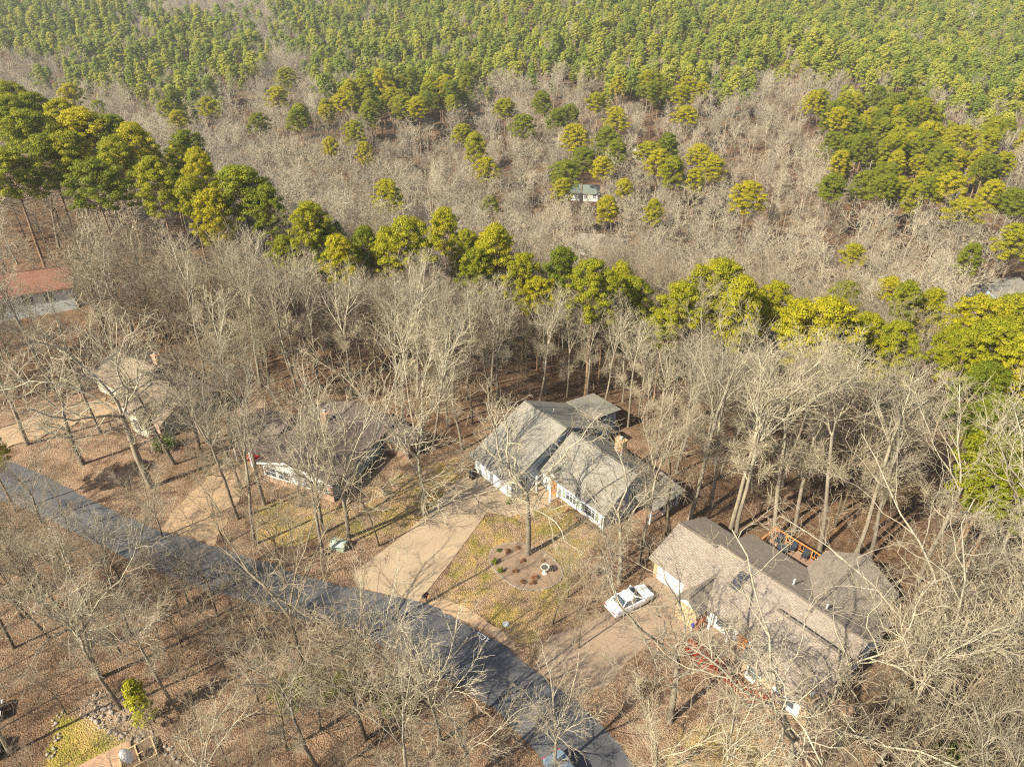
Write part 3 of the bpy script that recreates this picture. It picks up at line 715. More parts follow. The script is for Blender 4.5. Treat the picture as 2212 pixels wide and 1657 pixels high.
def window(root, face, a, z, w, h, at, bars=1, frame=None, shutters=None, name='window'):
    """face F looks to -y at y=at, B to +y, R to +x at x=at, L to -x; a is the centre along the wall"""
    frame = frame or M['white']
    def bx(mb, a0, a1, z0, z1, d0, d1):
        if face == 'F': mb.box(a0, a1, at - d1, at - d0, z0, z1)
        elif face == 'B': mb.box(a0, a1, at + d0, at + d1, z0, z1)
        elif face == 'R': mb.box(at + d0, at + d1, a0, a1, z0, z1)
        else: mb.box(at - d1, at - d0, a0, a1, z0, z1)
    f = MB(); t = .09
    bx(f, a-w/2-t, a+w/2+t, z+h, z+h+t, .004, .075); bx(f, a-w/2-t, a+w/2+t, z-t, z, .004, .095)
    bx(f, a-w/2-t, a-w/2, z, z+h, .004, .07); bx(f, a+w/2, a+w/2+t, z, z+h, .004, .07)
    for k in range(bars):
        c = a - w/2 + w * (k + 1) / (bars + 1)
        bx(f, c-.03, c+.03, z, z+h, .03, .06)
    bx(f, a-w/2, a+w/2, z+h/2-.025, z+h/2+.025, .03, .058)
    wo_ = f.build(name, frame, root)
    g = MB(); bx(g, a-w/2, a+w/2, z, z+h, .005, .028); g.build('pane', M['glass'], wo_)
    if shutters:
        for sgn in (-1, 1):
            s = MB(); c = a + sgn * (w/2 + .09 + .22); bx(s, c-.2, c+.2, z-.05, z+h+.05, .006, .06); s.build('shutter', shutters, root)
    return wo_

def garage_door(root, a0, a1, at, h, m):
    """front-facing sectional door: four panels with recessed joints"""
    d = MB().box(a0-.1, a1+.1, at-.05, at-.003, -.02, h+.1).build('garage_door', M['trim_grey'], root)
    for k in range(4):
        z0 = .03 + k * (h - .03) / 4
        p = MB().box(a0, a1, at-.085, at-.052, z0, z0 + (h - .03) / 4 - .03)
        p.build('panel', m, d)
    return d

def chimney(roof_parent, x, y, z0, z1, w, d, m):
    c = MB().box(x-w/2, x+w/2, y-d/2, y+d/2, z0, z1).box(x-w/2-.08, x+w/2+.08, y-d/2-.08, y+d/2+.08, z1, z1+.14).build('chimney', m, roof_parent)
    MB().cyl((x, y, z1+.14), .16, .28, 10).build('flue', M['galv'], c)
    return c

def house(name, O, deg, label):
    return empty(name, (O[0], O[1], gz(O[0], O[1]) + 0.0), math.radians(deg), label=label, cat='house')

# -- white house in the middle
hc = house('white_house', (-3.85, 63.9), -50, 'white-fronted house with grey shingle roof at the head of the concrete driveway')
w, rf = gable(hc, -0.6, 5.9, 0, 15.2, 2.45, 3.55, M['roof_grey'], M['white_siding'], 'x', 7.8, z0=-1.0)
garage_door(hc, .5, 5.2, 0, 2.15, M['white'])
MB().box(5.905, 5.94, 0.02, 15.18, -1.0, 2.4).extrude([(0.05, 2.4), (15.15, 2.4), (7.8, 5.9)], 'x', 5.906, 5.945).build('side_wall', M['blue_and_shade_siding'], hc)  # side away from the sun: its shade is painted in as blue-grey
MB().box(-.58, -.42, -.06, -.004, 0, 2.4).build('corner_trim', M['trim_grey'], hc)
MB().box(5.76, 5.95, -.06, -.004, 0, 2.4).build('corner_trim', M['trim_grey'], hc)
MB().bar((-1.0, -.5, 2.28), (6.3, -.5, 2.28), .12, .12).build('gutter', M['trim_grey'], rf)
for lx in (.1, 5.55):
    MB().box(lx-.07, lx+.07, -.16, -.01, 1.7, 2.0).build('wall_lamp', M['black'], hc)
w2, rf2 = gable(hc, 5.95, 15.7, 4.2, 13.1, 2.45, 2.75, M['roof_grey'], M['white_siding'], 'x', 8.5, z0=-2.0)
MB().box(15.703, 15.74, 4.2, 13.1, -2.2, 2.4).extrude([(4.22, 2.4), (13.08, 2.4), (8.5, 5.1)], 'x', 15.704, 15.742).build('end_wall', M['blue_and_shade_siding'], hc)  # end wall lies in shade; the blue-grey colour carries that shade
MB().box(15.55, 15.76, 4.12, 4.19, -.3, 2.4).build('corner_trim', M['trim_grey'], hc)
MB().box(15.42, 15.5, 4.05, 4.13, 0, 2.3).build('downspout', M['trim_grey'], hc)
MB().bar((9.3, 3.72, 2.25), (16.1, 3.72, 2.25), .12, .12).build('gutter', M['white'], rf2)
for wx in (10.9, 13.7):
    window(hc, 'F', wx, .55, 1.5, 1.55, 4.2, 2, shutters=M['mossy_dark'])
window(hc, 'R', 6.6, .8, .9, 1.2, 15.74); window(hc, 'R', 10.8, .6, 1.0, 1.3, 15.74)
# entry: recessed porch with a small gable and two posts
pw, pr = gable(hc, 7.3, 9.2, 4.0, 8.0, 2.3, .75, M['roof_grey'], M['white_siding'], 'y', ov=.25)
dr = MB().box(7.9, 8.8, 3.93, 3.99, .05, 2.05).build('door', M['door_red'], hc)
MB().cyl((8.7, 3.9, 1.0), .04, .06, 8, axis='y').build('handle', M['galv'], dr)
MB().box(6.0, 9.3, 2.6, 3.98, -.1, .12).build('porch_floor', M['concrete'], hc)
for px in (6.9, 9.1):
    MB().box(px-.09, px+.09, 2.7, 2.88, .12, 2.3).build('porch_post', M['white'], hc)
window(hc, 'R', 1.7, .7, 1.0, 1.2, 5.945, frame=M['blue_and_shade_siding'])
chimney(rf2, 10.4, 12.2, 2.5, 4.75, 1.1, .7, M['stone'])
# rear shed-roofed addition and the back porch on posts
MB().box(-.4, 3.6, 15.25, 19.0, -2.5, 2.2).build('rear_addition', M['blue_and_shade_siding'], hc)
MB().extrude([(14.6, 3.1), (19.5, 2.35), (19.5, 2.2), (14.6, 2.95)], 'x', -.9, 4.0).build('roof', M['roof_grey'], hc)
pf = MB().box(15.75, 18.4, 8.4, 13.1, -.1, .08).build('deck', M['deck_wood'], hc)
for q in ((18.25, 8.55), (18.25, 12.9), (18.25, 10.7)):
    MB().box(q[0]-.08, q[0]+.08, q[1]-.08, q[1]+.08, -2.4, 2.25).build('porch_post', M['white'], hc)
MB().extrude([(15.4, 2.75), (18.8, 2.3), (18.8, 2.18), (15.4, 2.63)], 'y', 8.1, 13.4).build('porch_roof', M['roof_grey'], hc)
for k in range(16):
    MB().box(18.3, 18.34, 8.6 + k*.28, 8.64 + k*.28, .1, .95).build('baluster', M['trim_grey'], pf)
MB().box(18.26, 18.36, 8.5, 13.0, .95, 1.02).build('handrail', M['trim_grey'], pf)
for vx, vy, vz in ((2.2, 9.5, 5.3), (12.2, 10.2, 4.6)):
    MB().cyl((vx, vy, vz-.3), .08, .8, 8).build('vent_pipe', M['galv'], rf)

# -- brown-roofed house at the right
hr = house('stone_house', (14.0, 48.4), -50, 'long house with taupe shingle roof and tan stone piers behind the white car')
w1, r1 = gable(hr, -.3, 4.3, -.3, 7.4, 2.4, 1.7, M['roof_taupe'], M['stone'], 'x', 3.4, ov=.5, z0=-1.0)
garage_door(hr, .25, 3.9, -.3, 2.1, M['white'])
wA, rA = gable(hr, 4.2, 17.5, -.9, 8.9, 2.4, 2.0, M['roof_taupe'], M['white_siding'], 'x', 3.8, ov=.55, z0=-1.6)
wB, rB = gable(hr, 10.1, 16.2, 3.4, 12.6, 2.4, 1.9, M['roof_taupe'], M['blue_and_shade_siding'], 'y', 13.2, ov=.5, z0=-2.0)
wC, rC = gable(hr, 11.7, 17.45, -3.1, 4.0, 2.35, 1.9, M['roof_taupe'], M['white_siding'], 'x', 1.2, ov=.5, z0=-.8)
# entry corner: stone wall with little gable over it
wD, rD = gable(hr, 4.25, 6.35, -2.6, 2.6, 2.35, .95, M['roof_taupe'], M['stone'], 'y', ov=.3)
MB().extrude([(4.3, 2.38), (6.3, 2.38), (5.3, 3.2)], 'y', -2.66, -2.62).build('gable_panel', M['grey_siding'], hr)
for sx0, sx1, sy in ((11.62, 11.95, -3.2), (13.45, 14.35, -3.3), (16.9, 17.6, -3.3)):
    MB().box(sx0, sx1, sy, -2.7, -.6, 2.25 if sx1 < 16 else 2.6).build('stone_pier', M['stone'], hr)
window(hr, 'F', 12.7, .55, 1.1, 1.4, -3.1, 0)
window(hr, 'F', 15.5, .55, 1.7, 1.45, -3.1, 1)
window(hr, 'F', 8.2, .6, 1.5, 1.4, -.9, 1)
dr = MB().box(9.6, 10.55, -.97, -.905, .05, 2.1).build('door', M['door_red'], hr)
MB().cyl((10.45, -1.02, 1.0), .04, .05, 8, axis='y').build('handle', M['galv'], dr)
MB().box(6.4, 11.6, -2.6, -.92, -.05, .1).build('porch_floor', M['leafy_drive'], hr)
for px in (7.1, 9.0):
    MB().box(px-.09, px+.09, -1.55, -1.37, .1, 2.1).build('porch_post', M['white'], hr)
MB().box(17.503, 17.54, -3.05, 8.9, -1.8, 2.33).build('end_wall', M['blue_and_shade_siding'], hr)  # shaded end of the white front, darkened through its siding colour
window(hr, 'R', -1.2, .8, 1.0, 1.2, 17.54); window(hr, 'R', 3.5, .8, 1.0, 1.2, 17.54); window(hr, 'R', 6.8, .8, .9, 1.2, 17.54)
MB().box(17.6, 19.4, -3.0, 1.2, -.05, .06).build('side_slab', M['paver'], hr)
def skylight(root, x, y, zc, w, d, slope):
    c = Vector((x, y, zc)); ax = Vector((w/2, 0, 0)); ay = Vector((0, d/2, d/2*slope)); nz = ax.cross(ay).normalized()
    f = MB()
    for s_ in (-1, 1):
        f.obox(c + ax*s_*.94 , ax*.07, ay, nz*.14); f.obox(c + ay*s_*.94, ax*.88, ay*.07, nz*.14)
    s = f.build('skylight', M['dark_metal'], root)
    MB().obox(c, ax*.86, ay*.86, nz*.07).build('pane', M['glass_sky'], s)
skylight(rA, 7.2, 1.9, 2.4 + 2.0*(1.9+.9)/4.7 + .2, .9, 1.7, 2.0/4.7)
for vx, vy in ((10.6, 5.0), (13.9, 4.6)):
    MB().cyl((vx, vy, 3.8), .09, .95, 8).build('vent_pipe', M['galv'], rA)
dm = MB().extrude([(14.6, 3.2), (15.5, 3.2), (15.05, 4.1)], 'y', -.55, 1.6).build('roof_dormer', M['roof_taupe'], rC)
MB().extrude([(14.7, 3.24), (15.4, 3.24), (15.05, 3.95)], 'y', -.585, -.555).build('louver', M['dark_metal'], dm)
chimney(rC, 17.2, -2.9, -.5, 3.1, .75, .6, M['stone'])
# deck with orange railing behind
dk = empty('deck', tuple((hr.matrix_basis @ Vector((0, 0, 0)))), math.radians(-50), label='timber deck with bright orange railing behind the taupe roof', cat='deck')
for k in range(19):
    MB().box(4.6, 10.0, 9.35 + k*.165, 9.5 + k*.165, .78, .83).build('board', M['deck_wood'], dk)
for (ax, ay), (bx_, by) in (((4.55, 9.3), (4.55, 12.55)), ((4.55, 12.55), (10.0, 12.55))):
    MB().bar((ax, ay, 1.78), (bx_, by, 1.78), .14, .06).build('handrail', M['orange_wood'], dk)
    MB().bar((ax, ay, 1.0), (bx_, by, 1.0), .06, .08).build('lower_rail', M['orange_wood'], dk)
    k = max(1, int(math.hypot(bx_-ax, by-ay) / 1.3))
    for i in range(k + 1):
        t = i / k
        X, Y = ax + (bx_-ax)*t, ay + (by-ay)*t
        MB().box(X-.05, X+.05, Y-.05, Y+.05, -1.8, 1.75).build('post', M['orange_wood'], dk)
    k = int(math.hypot(bx_-ax, by-ay) / .3)
    for i in range(k):
        t = (i + .5) / k
        X, Y = ax + (bx_-ax)*t, ay + (by-ay)*t
        MB().box(X-.02, X+.02, Y-.02, Y+.02, 1.0, 1.76).build('baluster', M['orange_wood'], dk)
def on_house(h, x, y, z=0.0):
    a = h.rotation_euler.z
    return (h.location.x + x*math.cos(a) - y*math.sin(a), h.location.y + x*math.sin(a) + y*math.cos(a), h.location.z + z)
def deck_chair(x, y, rz, label):
    c = empty('patio_chair', on_house(hr, x, y, .835), math.radians(-50 + rz), label=label, cat='chair', group='dark chairs on the deck')
    MB().box(-.27, .27, -.27, .27, .38, .5).build('seat', M['navy'], c)
    MB().obox((0, .3, .78), (.27, 0, 0), (0, .05, 0), (0, .06, .34)).build('backrest', M['navy'], c)
    for sx in (-.24, .24):
        MB().box(sx-.025, sx+.025, -.28, .28, .6, .64).build('armrest', M['dark_metal'], c)
        for sy in (-.24, .24):
            MB().box(sx-.02, sx+.02, sy-.02, sy+.02, 0, .6).build('leg', M['dark_metal'], c)
for i, (x, y, r_) in enumerate(((5.4, 10.2, 180), (5.5, 11.7, 0), (7.0, 11.8, 0), (8.3, 11.8, 10), (7.0, 10.1, 180))):
    deck_chair(x, y, r_, ['dark patio chair at the deck end nearest the roof corner', 'dark patio chair in the deck corner by the orange rail', 'dark patio chair by the middle of the orange rail', 'dark patio chair furthest along the orange rail', 'dark patio chair on the house side of the deck'][i])
tb = empty('patio_table', on_house(hr, 6.4, 10.95, .835), 0, label='round dark table among the deck chairs', cat='table')
MB().cyl((0, 0, .68), .55, .04, 18).build('table_top', M['dark_metal'], tb)
MB().cyl((0, 0, .03), .05, .66, 8).build('pedestal', M['dark_metal'], tb); MB().cyl((0, 0, 0), .28, .03, 12).build('base', M['dark_metal'], tb)
# flag by the entry
fl = empty('flag', on_house(hr, 6.55, -2.7, 1.5), math.radians(-50), label='small striped flag hanging at the stone entry corner', cat='flag')
MB().bar((0, 0, 0), (.25, -.9, .75), .035).build('pole', M['white'], fl)
for k in range(7):
    MB().box(.03 + k*.028, .058 + k*.028, -.92 + .0, -.35, -.35 + k*.0, .42).build('stripe', M['red_cloth'] if k % 2 == 0 else M['white'], fl)
MB().box(.02, .235, -.94, -.68, .12, .425).build('canton', M['blue_cloth'], fl)

# -- brick house with white gable
hl = house('brick_house', (-28.4, 62.9), -23, 'low house with dark brown roof, white gable front and brick base')
wl, rl = gable(hl, 0, 9.8, 0, 12.6, 2.4, 1.35, M['roof_brown'], M['white_siding'], 'y', 4.6, ov=.4)
MB().box(-.06, 9.86, -.14, -.004, -.6, .75).build('brick_base', M['brick'], hl)
for bx0, bx1 in ((-.1, .35), (9.35, 9.95)):
    MB().box(bx0, bx1, -.22, -.145, -.6, 2.3).build('brick_pier', M['brick'], hl)
for wx, ww in ((1.5, 1.6), (3.3, 1.4), (6.9, 1.3), (8.5, 1.3)):
    window(hl, 'F', wx, .85, ww, 1.15, 0, 1)
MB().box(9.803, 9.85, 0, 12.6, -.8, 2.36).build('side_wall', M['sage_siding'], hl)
for wy in (3.0, 7.5):
    window(hl, 'R', wy, .9, 1.2, 1.1, 9.85)
MB().bar((-.4, -.42, 2.36), (4.6, -.42, 3.72), .06, .24).bar((4.6, -.42, 3.72), (10.2, -.42, 2.36), .06, .24).build('bargeboard', M['white'], rl)
wq, rq = gable(hl, -6.4, -1.2, 3.2, 8.6, 2.2, .8, M['roof_brown'], M['brick'], 'x', ov=.5)
MB().extrude([(1.0, 2.42), (6.0, 2.55), (6.0, 2.4), (1.0, 2.27)], 'x', -4.8, -.02).build('carport_roof', M['roof_brown'], hl)
for px in (-4.6, -2.4):
    MB().box(px-.08, px+.08, 1.15, 1.3, -.1, 2.26).build('carport_post', M['white'], hl)
chimney(rl, 3.4, 8.2, 2.5, 4.7, .8, .6, M['brick'])
MB().box(10.3, 13.6, 9.5, 12.8, -.9, 1.7).build('rear_shed', M['deck_wood'], hl)
MB().extrude([(10.0, 2.05), (13.9, 1.95), (13.9, 1.82), (10.0, 1.92)], 'y', 9.2, 13.1).build('roof', M['roof_brown'], hl)

# -- tan-roofed house at the left
ht = house('tan_house', (-46.4, 72.1), -32, 'tan-roofed house with cream gable end and brick corner behind the dark-trunked tree')
gable(ht, -5.5, 4.0, .9, 9.0, 2.4, 2.0, M['roof_tan'], M['cream'], 'x', ov=.5)
gable(ht, -1.0, 2.2, -.3, 4.0, 2.4, 1.0, M['roof_tan'], M['cream'], 'y', ov=.35)
wt, rt = gable(ht, -13.5, -5.0, 3.0, 10.4, 2.4, 1.9, M['roof_tan'], M['cream'], 'x', ov=.5)
garage_door(ht, -12.8, -8.4, 3.0, 2.1, M['cream'])
MB().box(3.3, 4.1, .3, .88, -.5, 2.3).build('brick_corner', M['brick'], ht)
window(ht, 'F', .6, .6, 1.4, 1.5, -.3, 1); window(ht, 'F', 3.0, .7, .7, 1.4, .9, 0); window(ht, 'F', -3.2, .7, 1.5, 1.3, .9, 1); window(ht, 'F', -6.6, .8, 1.2, 1.2, 3.0, 1)
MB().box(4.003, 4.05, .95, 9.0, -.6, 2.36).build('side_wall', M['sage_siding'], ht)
chimney(rt, -6.2, 8.0, 2.5, 5.2, .8, .7, M['brick'])

# -- red-roofed house in the trees at the far left
def yaw(a, b): return math.degrees(math.atan2(b[1]-a[1], b[0]-a[0]))
hd = house('red_roofed_house', HOUSE_RED, yaw(HOUSE_RED, HOUSE_RED2), 'pale grey house with faded red roof among trees at the left edge')
gable(hd, -4.0, 9.0, 0, 8.0, 4.3, 1.9, M['roof_red'], M['grey_siding'], 'x', ov=.6, z0=-2)
for wx in (2.6, 5.6):
    window(hd, 'F', wx, 2.3, 1.2, 1.3, 0, 1, frame=M['dark_metal'])
wx_, rx_ = gable(hd, -9.5, -4.0, 1.0, 7.0, 2.6, 1.6, M['roof_red'], M['grey_siding'], 'x', ov=.5, z0=-2)
chimney(rx_, -3.2, 3.0, 2.5, 7.4, .8, .7, M['cream'])

# -- houses down in the valley
def valley_house(name, P, deg, L_, W_, hw, rise, rm, wm, label, wins):
    h = house(name, P, deg, label)
    gable(h, -L_/2, L_/2, 0, W_, hw, rise, rm, wm, 'x', ov=.5, z0=-3)
    for k in range(wins):
        window(h, 'F', -L_/2 + L_*(k+.5)/wins, hw*.35, 1.1, 1.3, 0, 1)
    MB().box(-.5, .5, -.06, -.004, 0, 2.05).build('door', M['dark_metal'], h)
    return h
valley_house('valley_house', FAR1, -8, 11, 7, 2.6, 1.6, M['roof_green'], M['white_siding'], 'white house with dull green roof under pines across the valley', 4)
valley_house('valley_house', FAR2, -12, 13, 8, 3.0, 2.0, M['roof_taupe'], M['cream'], 'cream house half hidden by bare trees down in the valley', 5)
valley_house('valley_house', FAR3, 10, 9, 7, 2.8, 2.0, M['roof_taupe'], M['cream'], 'small cream house among the upper pines across the valley', 3)
valley_house('valley_house', FAR4, 25, 12, 8, 2.8, 1.8, M['roof_grey'], M['blue_and_shade_siding'], 'bluish house in bare trees at the right edge', 3)

# ------------------------------------------------------------------ vehicles
def car(name, loc, deg, paint, label, L_=4.6, W_=1.82, Hh=1.46):
    c = empty(name, loc, math.radians(deg), label=label, cat='car')
    hw = W_ / 2
    # stations from rear bumper to front bumper: x, low z, shoulder z, half width
    st = [(-L_/2, .42, .82, .80), (-L_/2+.08, .30, .92, .90), (-L_/2+.5, .24, .98, .98), (-L_/2+1.0, .22, .98, 1.0), (-.4, .22, .96, 1.0), (.7, .22, .94, 1.0), (1.1, .22, .93, .99), (L_/2-.7, .24, .86, .97), (L_/2-.2, .28, .74, .90), (L_/2, .38, .62, .78)]
    mb = MB(); rings = []
    for x, z0, z1, k in st:
        h = hw * k
        rings.append([(x, -h*.93, z0), (x, -h, (z0+z1)/2), (x, -h*.97, z1-.06), (x, -h*.86, z1), (x, 0, z1+.035), (x, h*.86, z1), (x, h*.97, z1-.06), (x, h, (z0+z1)/2), (x, h*.93, z0)])
    n = len(rings[0])
    for i in range(len(rings) - 1):
        for j in range(n):
            k = (j + 1) % n
            mb.add([rings[i][j], rings[i][k], rings[i+1][k], rings[i+1][j]][::-1])
    mb.add(rings[0]); mb.add(rings[-1][::-1])
    body = mb.build('body', paint, c)
    # cabin
    zb, zt = .95, Hh
    low = [(-L_/2+.75, -hw*.86, zb), (1.05, -hw*.86, zb), (1.05, hw*.86, zb), (-L_/2+.75, hw*.86, zb)]
    top = [(-L_/2+1.35, -hw*.66, zt-.03), (.28, -hw*.66, zt-.03), (.28, hw*.66, zt-.03), (-L_/2+1.35, hw*.66, zt-.03)]
    r = MB(); r.add([(p[0], p[1], p[2]) for p in top]); mid = [(p[0]*.9 - .04, p[1]*.8, zt+.02) for p in top]
    r = MB(); r.add(mid)
    for i in range(4):
        j = (i + 1) % 4; r.add([top[i], top[j], mid[j], mid[i]])
    for i in range(4):                                     # pillars
        r.bar(low[i], top[i], .09)
    bl0 = tuple((Vector(low[0]) + Vector(low[1])) / 2); bt0 = tuple((Vector(top[0]) + Vector(top[1])) / 2)
    bl1 = tuple((Vector(low[2]) + Vector(low[3])) / 2); bt1 = tuple((Vector(top[2]) + Vector(top[3])) / 2)
    r.bar(bl0, bt0, .08); r.bar(bl1, bt1, .08)
    r.build('roof', paint, c)
    g = MB().add([low[1], low[2], top[2], top[1]]); 
    for nm, q in (('windshield', [low[1], low[2], top[2], top[1]]), ('rear_window', [low[3], low[0], top[0], top[3]]), ('side_window', [low[0], bl0, bt0, top[0]]), ('side_window', [bl0, low[1], top[1], bt0]), ('side_window', [bl1, low[3], top[3], bt1]), ('side_window', [low[2], bl1, bt1, top[2]])):
        m_ = MB(); m_.add(q); m_.build(nm, M['glass'], c)
    for sx in (-L_/2+.85, L_/2-.85):
        for sy in (-1, 1):
            wv = MB().cyl((sx, sy*(hw-.2) - (.11 if sy > 0 else .11) , .33), .33, .22, 18, axis='y').build('wheel', M['tyre'], c)
            MB().cyl((sx, sy*(hw-.2) + (.112 if sy > 0 else -.135), .33), .21, .02, 14, axis='y').build('rim', M['rim'], wv)
    for sy in (-1, 1):
        MB().obox((-L_/2+.03, sy*hw*.62, .78), (.05, 0, 0), (0, .2, 0), (0, 0, .07)).build('taillight', M['lamp_red'], c)
        MB().obox((L_/2-.1, sy*hw*.6, .62), (.1, 0, -.02), (0, .2, 0), (0, 0, .06)).build('headlight', M['lamp_clear'], c)
        MB().obox((.85, sy*(hw+.06), 1.0), (.06, 0, 0), (0, .09, 0), (0, 0, .06)).build('mirror', paint, c)
    MB().box(-L_/2-.025, -L_/2+.01, -.26, .26, .5, .62).build('plate', M['galv'], c)
    return c
a, b = Vector(CAR_W1), Vector(CAR_W2)
cc = (a + b) / 2
car('sedan', (cc.x, cc.y, 0.05), math.degrees(math.atan2(b.y-a.y, b.x-a.x)), M['car_white'], 'white sedan parked on the leafy driveway facing the garage')
q = on_house(hr, 1.6, -3.4)
car('sedan', on_house(hl, -2.6, 3.6, .05), -23 + 90, M['car_red'], 'dark red car parked under the brick house carport', 4.4)
car('sedan', (CARB[0], CARB[1], .09), -60, M['car_blue'], 'blue-grey car on the road under bare branches at the bottom edge')
car('sedan', (CARS2[0]-2.4, CARS2[1]+.2, .05), 20, M['car_dark'], 'black car at the lower left corner beside the rock border')
car('sedan', (CARS1[0]-3.2, CARS1[1]+1.2, .05), 25, M['car_dark'], 'dark car just above the black one in the lower left corner')

# ------------------------------------------------------------------ small things in the yards
ub = empty('utility_box', (UTILITY[0], UTILITY[1], 0), math.radians(-15), label='low mossy green box with sloped ribbed lid beside the driveway', cat='utility box')
MB().box(-.75, .75, -.5, .5, 0, .62).build('body', M['mossy_dark'], ub)
lid = MB().extrude([(-.56, .60), (0, .86), (.56, .72), (.56, .64), (0, .78), (-.56, .52)], 'x', -.8, .8).build('lid', M['mossy'], ub)
for k in range(3): MB().box(-.77 + k*.72, -.67 + k*.72, -.3, .3, .82, .89).build('rib', M['mossy_dark'], lid)
MB().box(.752, .79, -.2, .2, .15, .4).build('vent', M['dark_metal'], ub)

tb_ = empty('wheelie_bin', (BIN[0], BIN[1], 0), math.radians(40), label='black wheeled rubbish bin by the garage corner of the white house', cat='bin')
MB().extrude([(-.28, .08), (.26, .08), (.34, 1.0), (-.36, 1.0)], 'y', -.3, .3).build('body', M['black'], tb_)
MB().extrude([(-.4, 1.01), (.4, 1.01), (.36, 1.1), (-.3, 1.12)], 'y', -.33, .33).build('lid', M['black'], tb_)
for sy in (-.26, .26): MB().cyl((-.3, sy-.03, .11), .11, .06, 12, axis='y').build('wheel', M['tyre'], tb_)
MB().bar((-.42, -.25, .98), (-.42, .25, .98), .04).build('handle', M['black'], tb_)

bb = empty('birdbath', (BIRDBATH[0], BIRDBATH[1], .07), 0, label='pale pedestal birdbath standing in the mulch bed', cat='birdbath')
MB().lathe([(.26, 0), (.27, .06), (.16, .12), (.11, .3), (.10, .55), (.15, .68)]).build('pedestal', M['birdbath'], bb)
bw = MB().lathe([(.15, .68), (.34, .76), (.44, .86), (.44, .89), (.38, .89), (.30, .82)], 20).build('bowl', M['birdbath'], bb)
MB().cyl((0, 0, .823), .36, .02, 20).build('water', M['water'], bw)

mx_ = empty('mailbox', (MAILBOX[0], MAILBOX[1], 0), math.radians(-40), label='dark mailbox on a post at the driveway mouth', cat='mailbox')
MB().box(-.06, .06, -.06, .06, 0, 1.05).box(-.06, .06, -.4, .3, .86, .94).build('post', M['deck_wood'], mx_)
ob = MB().extrude([(-.13, 1.05), (.13, 1.05), (.13, 1.2), (.08, 1.28), (-.08, 1.28), (-.13, 1.2)], 'y', -.4, .2).build('box', M['black'], mx_)
MB().box(.135, .15, -.1, .02, 1.1, 1.3).build('signal_flag', M['red_cloth'], mx_)
MB().extrude([(-.12, 1.06), (.12, 1.06), (.12, 1.2), (.07, 1.27), (-.07, 1.27), (-.12, 1.2)], 'y', -.43, -.405).build('door', M['dark_metal'], mx_)

ld = empty('valve_cover', (LID[0], LID[1], 0), math.radians(-30), label='small pale valve cover lying flush in the lawn by the street', cat='cover')
MB().cyl((0, 0, 0), .30, .05, 20).build('rim', M['trim_grey'], ld); MB().cyl((0, 0, .05), .24, .015, 20).build('lid', M['trim_grey'], ld)

# picket fence panel beside the brick house
f1, f2 = Vector(FENCE1), Vector(FENCE2)
fdir = f2 - f1
fe = empty('picket_fence', (f1.x, f1.y, 0), math.atan2(fdir.y, fdir.x), label='short tan picket fence section beside the brick house', cat='fence')
FL = fdir.length
MB().box(0, FL, .03, .08, .35, .45).build('rail', M['tan_wood'], fe); MB().box(0, FL, .03, .08, 1.05, 1.15).build('rail', M['tan_wood'], fe)
npk = int(FL / .17)
for k in range(npk):
    x = k * FL / npk
    MB().extrude([(x, .05), (x+.12, .05), (x+.12, 1.35), (x+.06, 1.45), (x, 1.35)], 'y', -.02, .02).build('picket', M['tan_wood'], fe)
for k in range(3):
    MB().box(k*FL/2-.05, k*FL/2+.05, .085, .18, 0, 1.35).build('post', M['tan_wood'], fe)

# lower left yard: patio, raised planter, dish, rocks
pt = Vector((PATIO[0], PATIO[1], 0))
pa = empty('patio', (PATIO[0], PATIO[1], 0), math.radians(35)); pa['kind'] = 'structure'; pa['label'] = 'tan brick patio in the lower left lawn'
MB().box(-2.6, 2.4, -2.6, 2.2, -.1, .055).build('paving', M['paver'], pa)
MB().box(2.42, 2.54, -2.6, 2.3, -.05, .16).build('edge_board', M['deck_wood'], pa)
rb_ = empty('raised_planter', (RAISED[0], RAISED[1], 0), math.radians(38), label='wooden raised planter divided into four soil beds', cat='planter')
for x0, x1, y0, y1 in ((-1.2, 1.2, -.9, -.82), (-1.2, 1.2, .82, .9), (-1.2, -1.12, -.82, .82), (1.12, 1.2, -.82, .82), (-.04, .04, -.82, .82), (.04, 1.12, -.04, .04)):
    MB().box(x0, x1, y0, y1, 0, .42).build('board', M['tan_wood'], rb_)
MB().box(-1.12, 1.12, -.82, .82, .0, .3).build('soil', M['soil'], rb_)
ds = empty('satellite_dish', (DISH[0], DISH[1], 0), math.radians(200), label='white satellite dish at the bottom edge beside the raised planter', cat='dish')
MB().cyl((0, 0, 0), .04, 1.2, 10).build('mast', M['galv'], ds)
mb = MB(); NR, NA = 5, 20
def dp(i, j):
    r_ = .62 * i / NR; a_ = 2*math.pi*j/NA
    x, y, z = r_*math.cos(a_), r_*math.sin(a_)*.9, .25*(r_/.62)**2
    return (x*.6 + z*.8 - .1, y, 1.25 + x*.8 - z*.6 + .2)
for i in range(NR):
    for j in range(NA):
        mb.add([dp(i, j), dp(i+1, j), dp(i+1, j+1), dp(i, j+1)])
mb.build('reflector', M['white'], ds)
MB().bar((0, 0, 1.0), (.75, 0, 1.35), .04).build('feed_arm', M['galv'], ds)

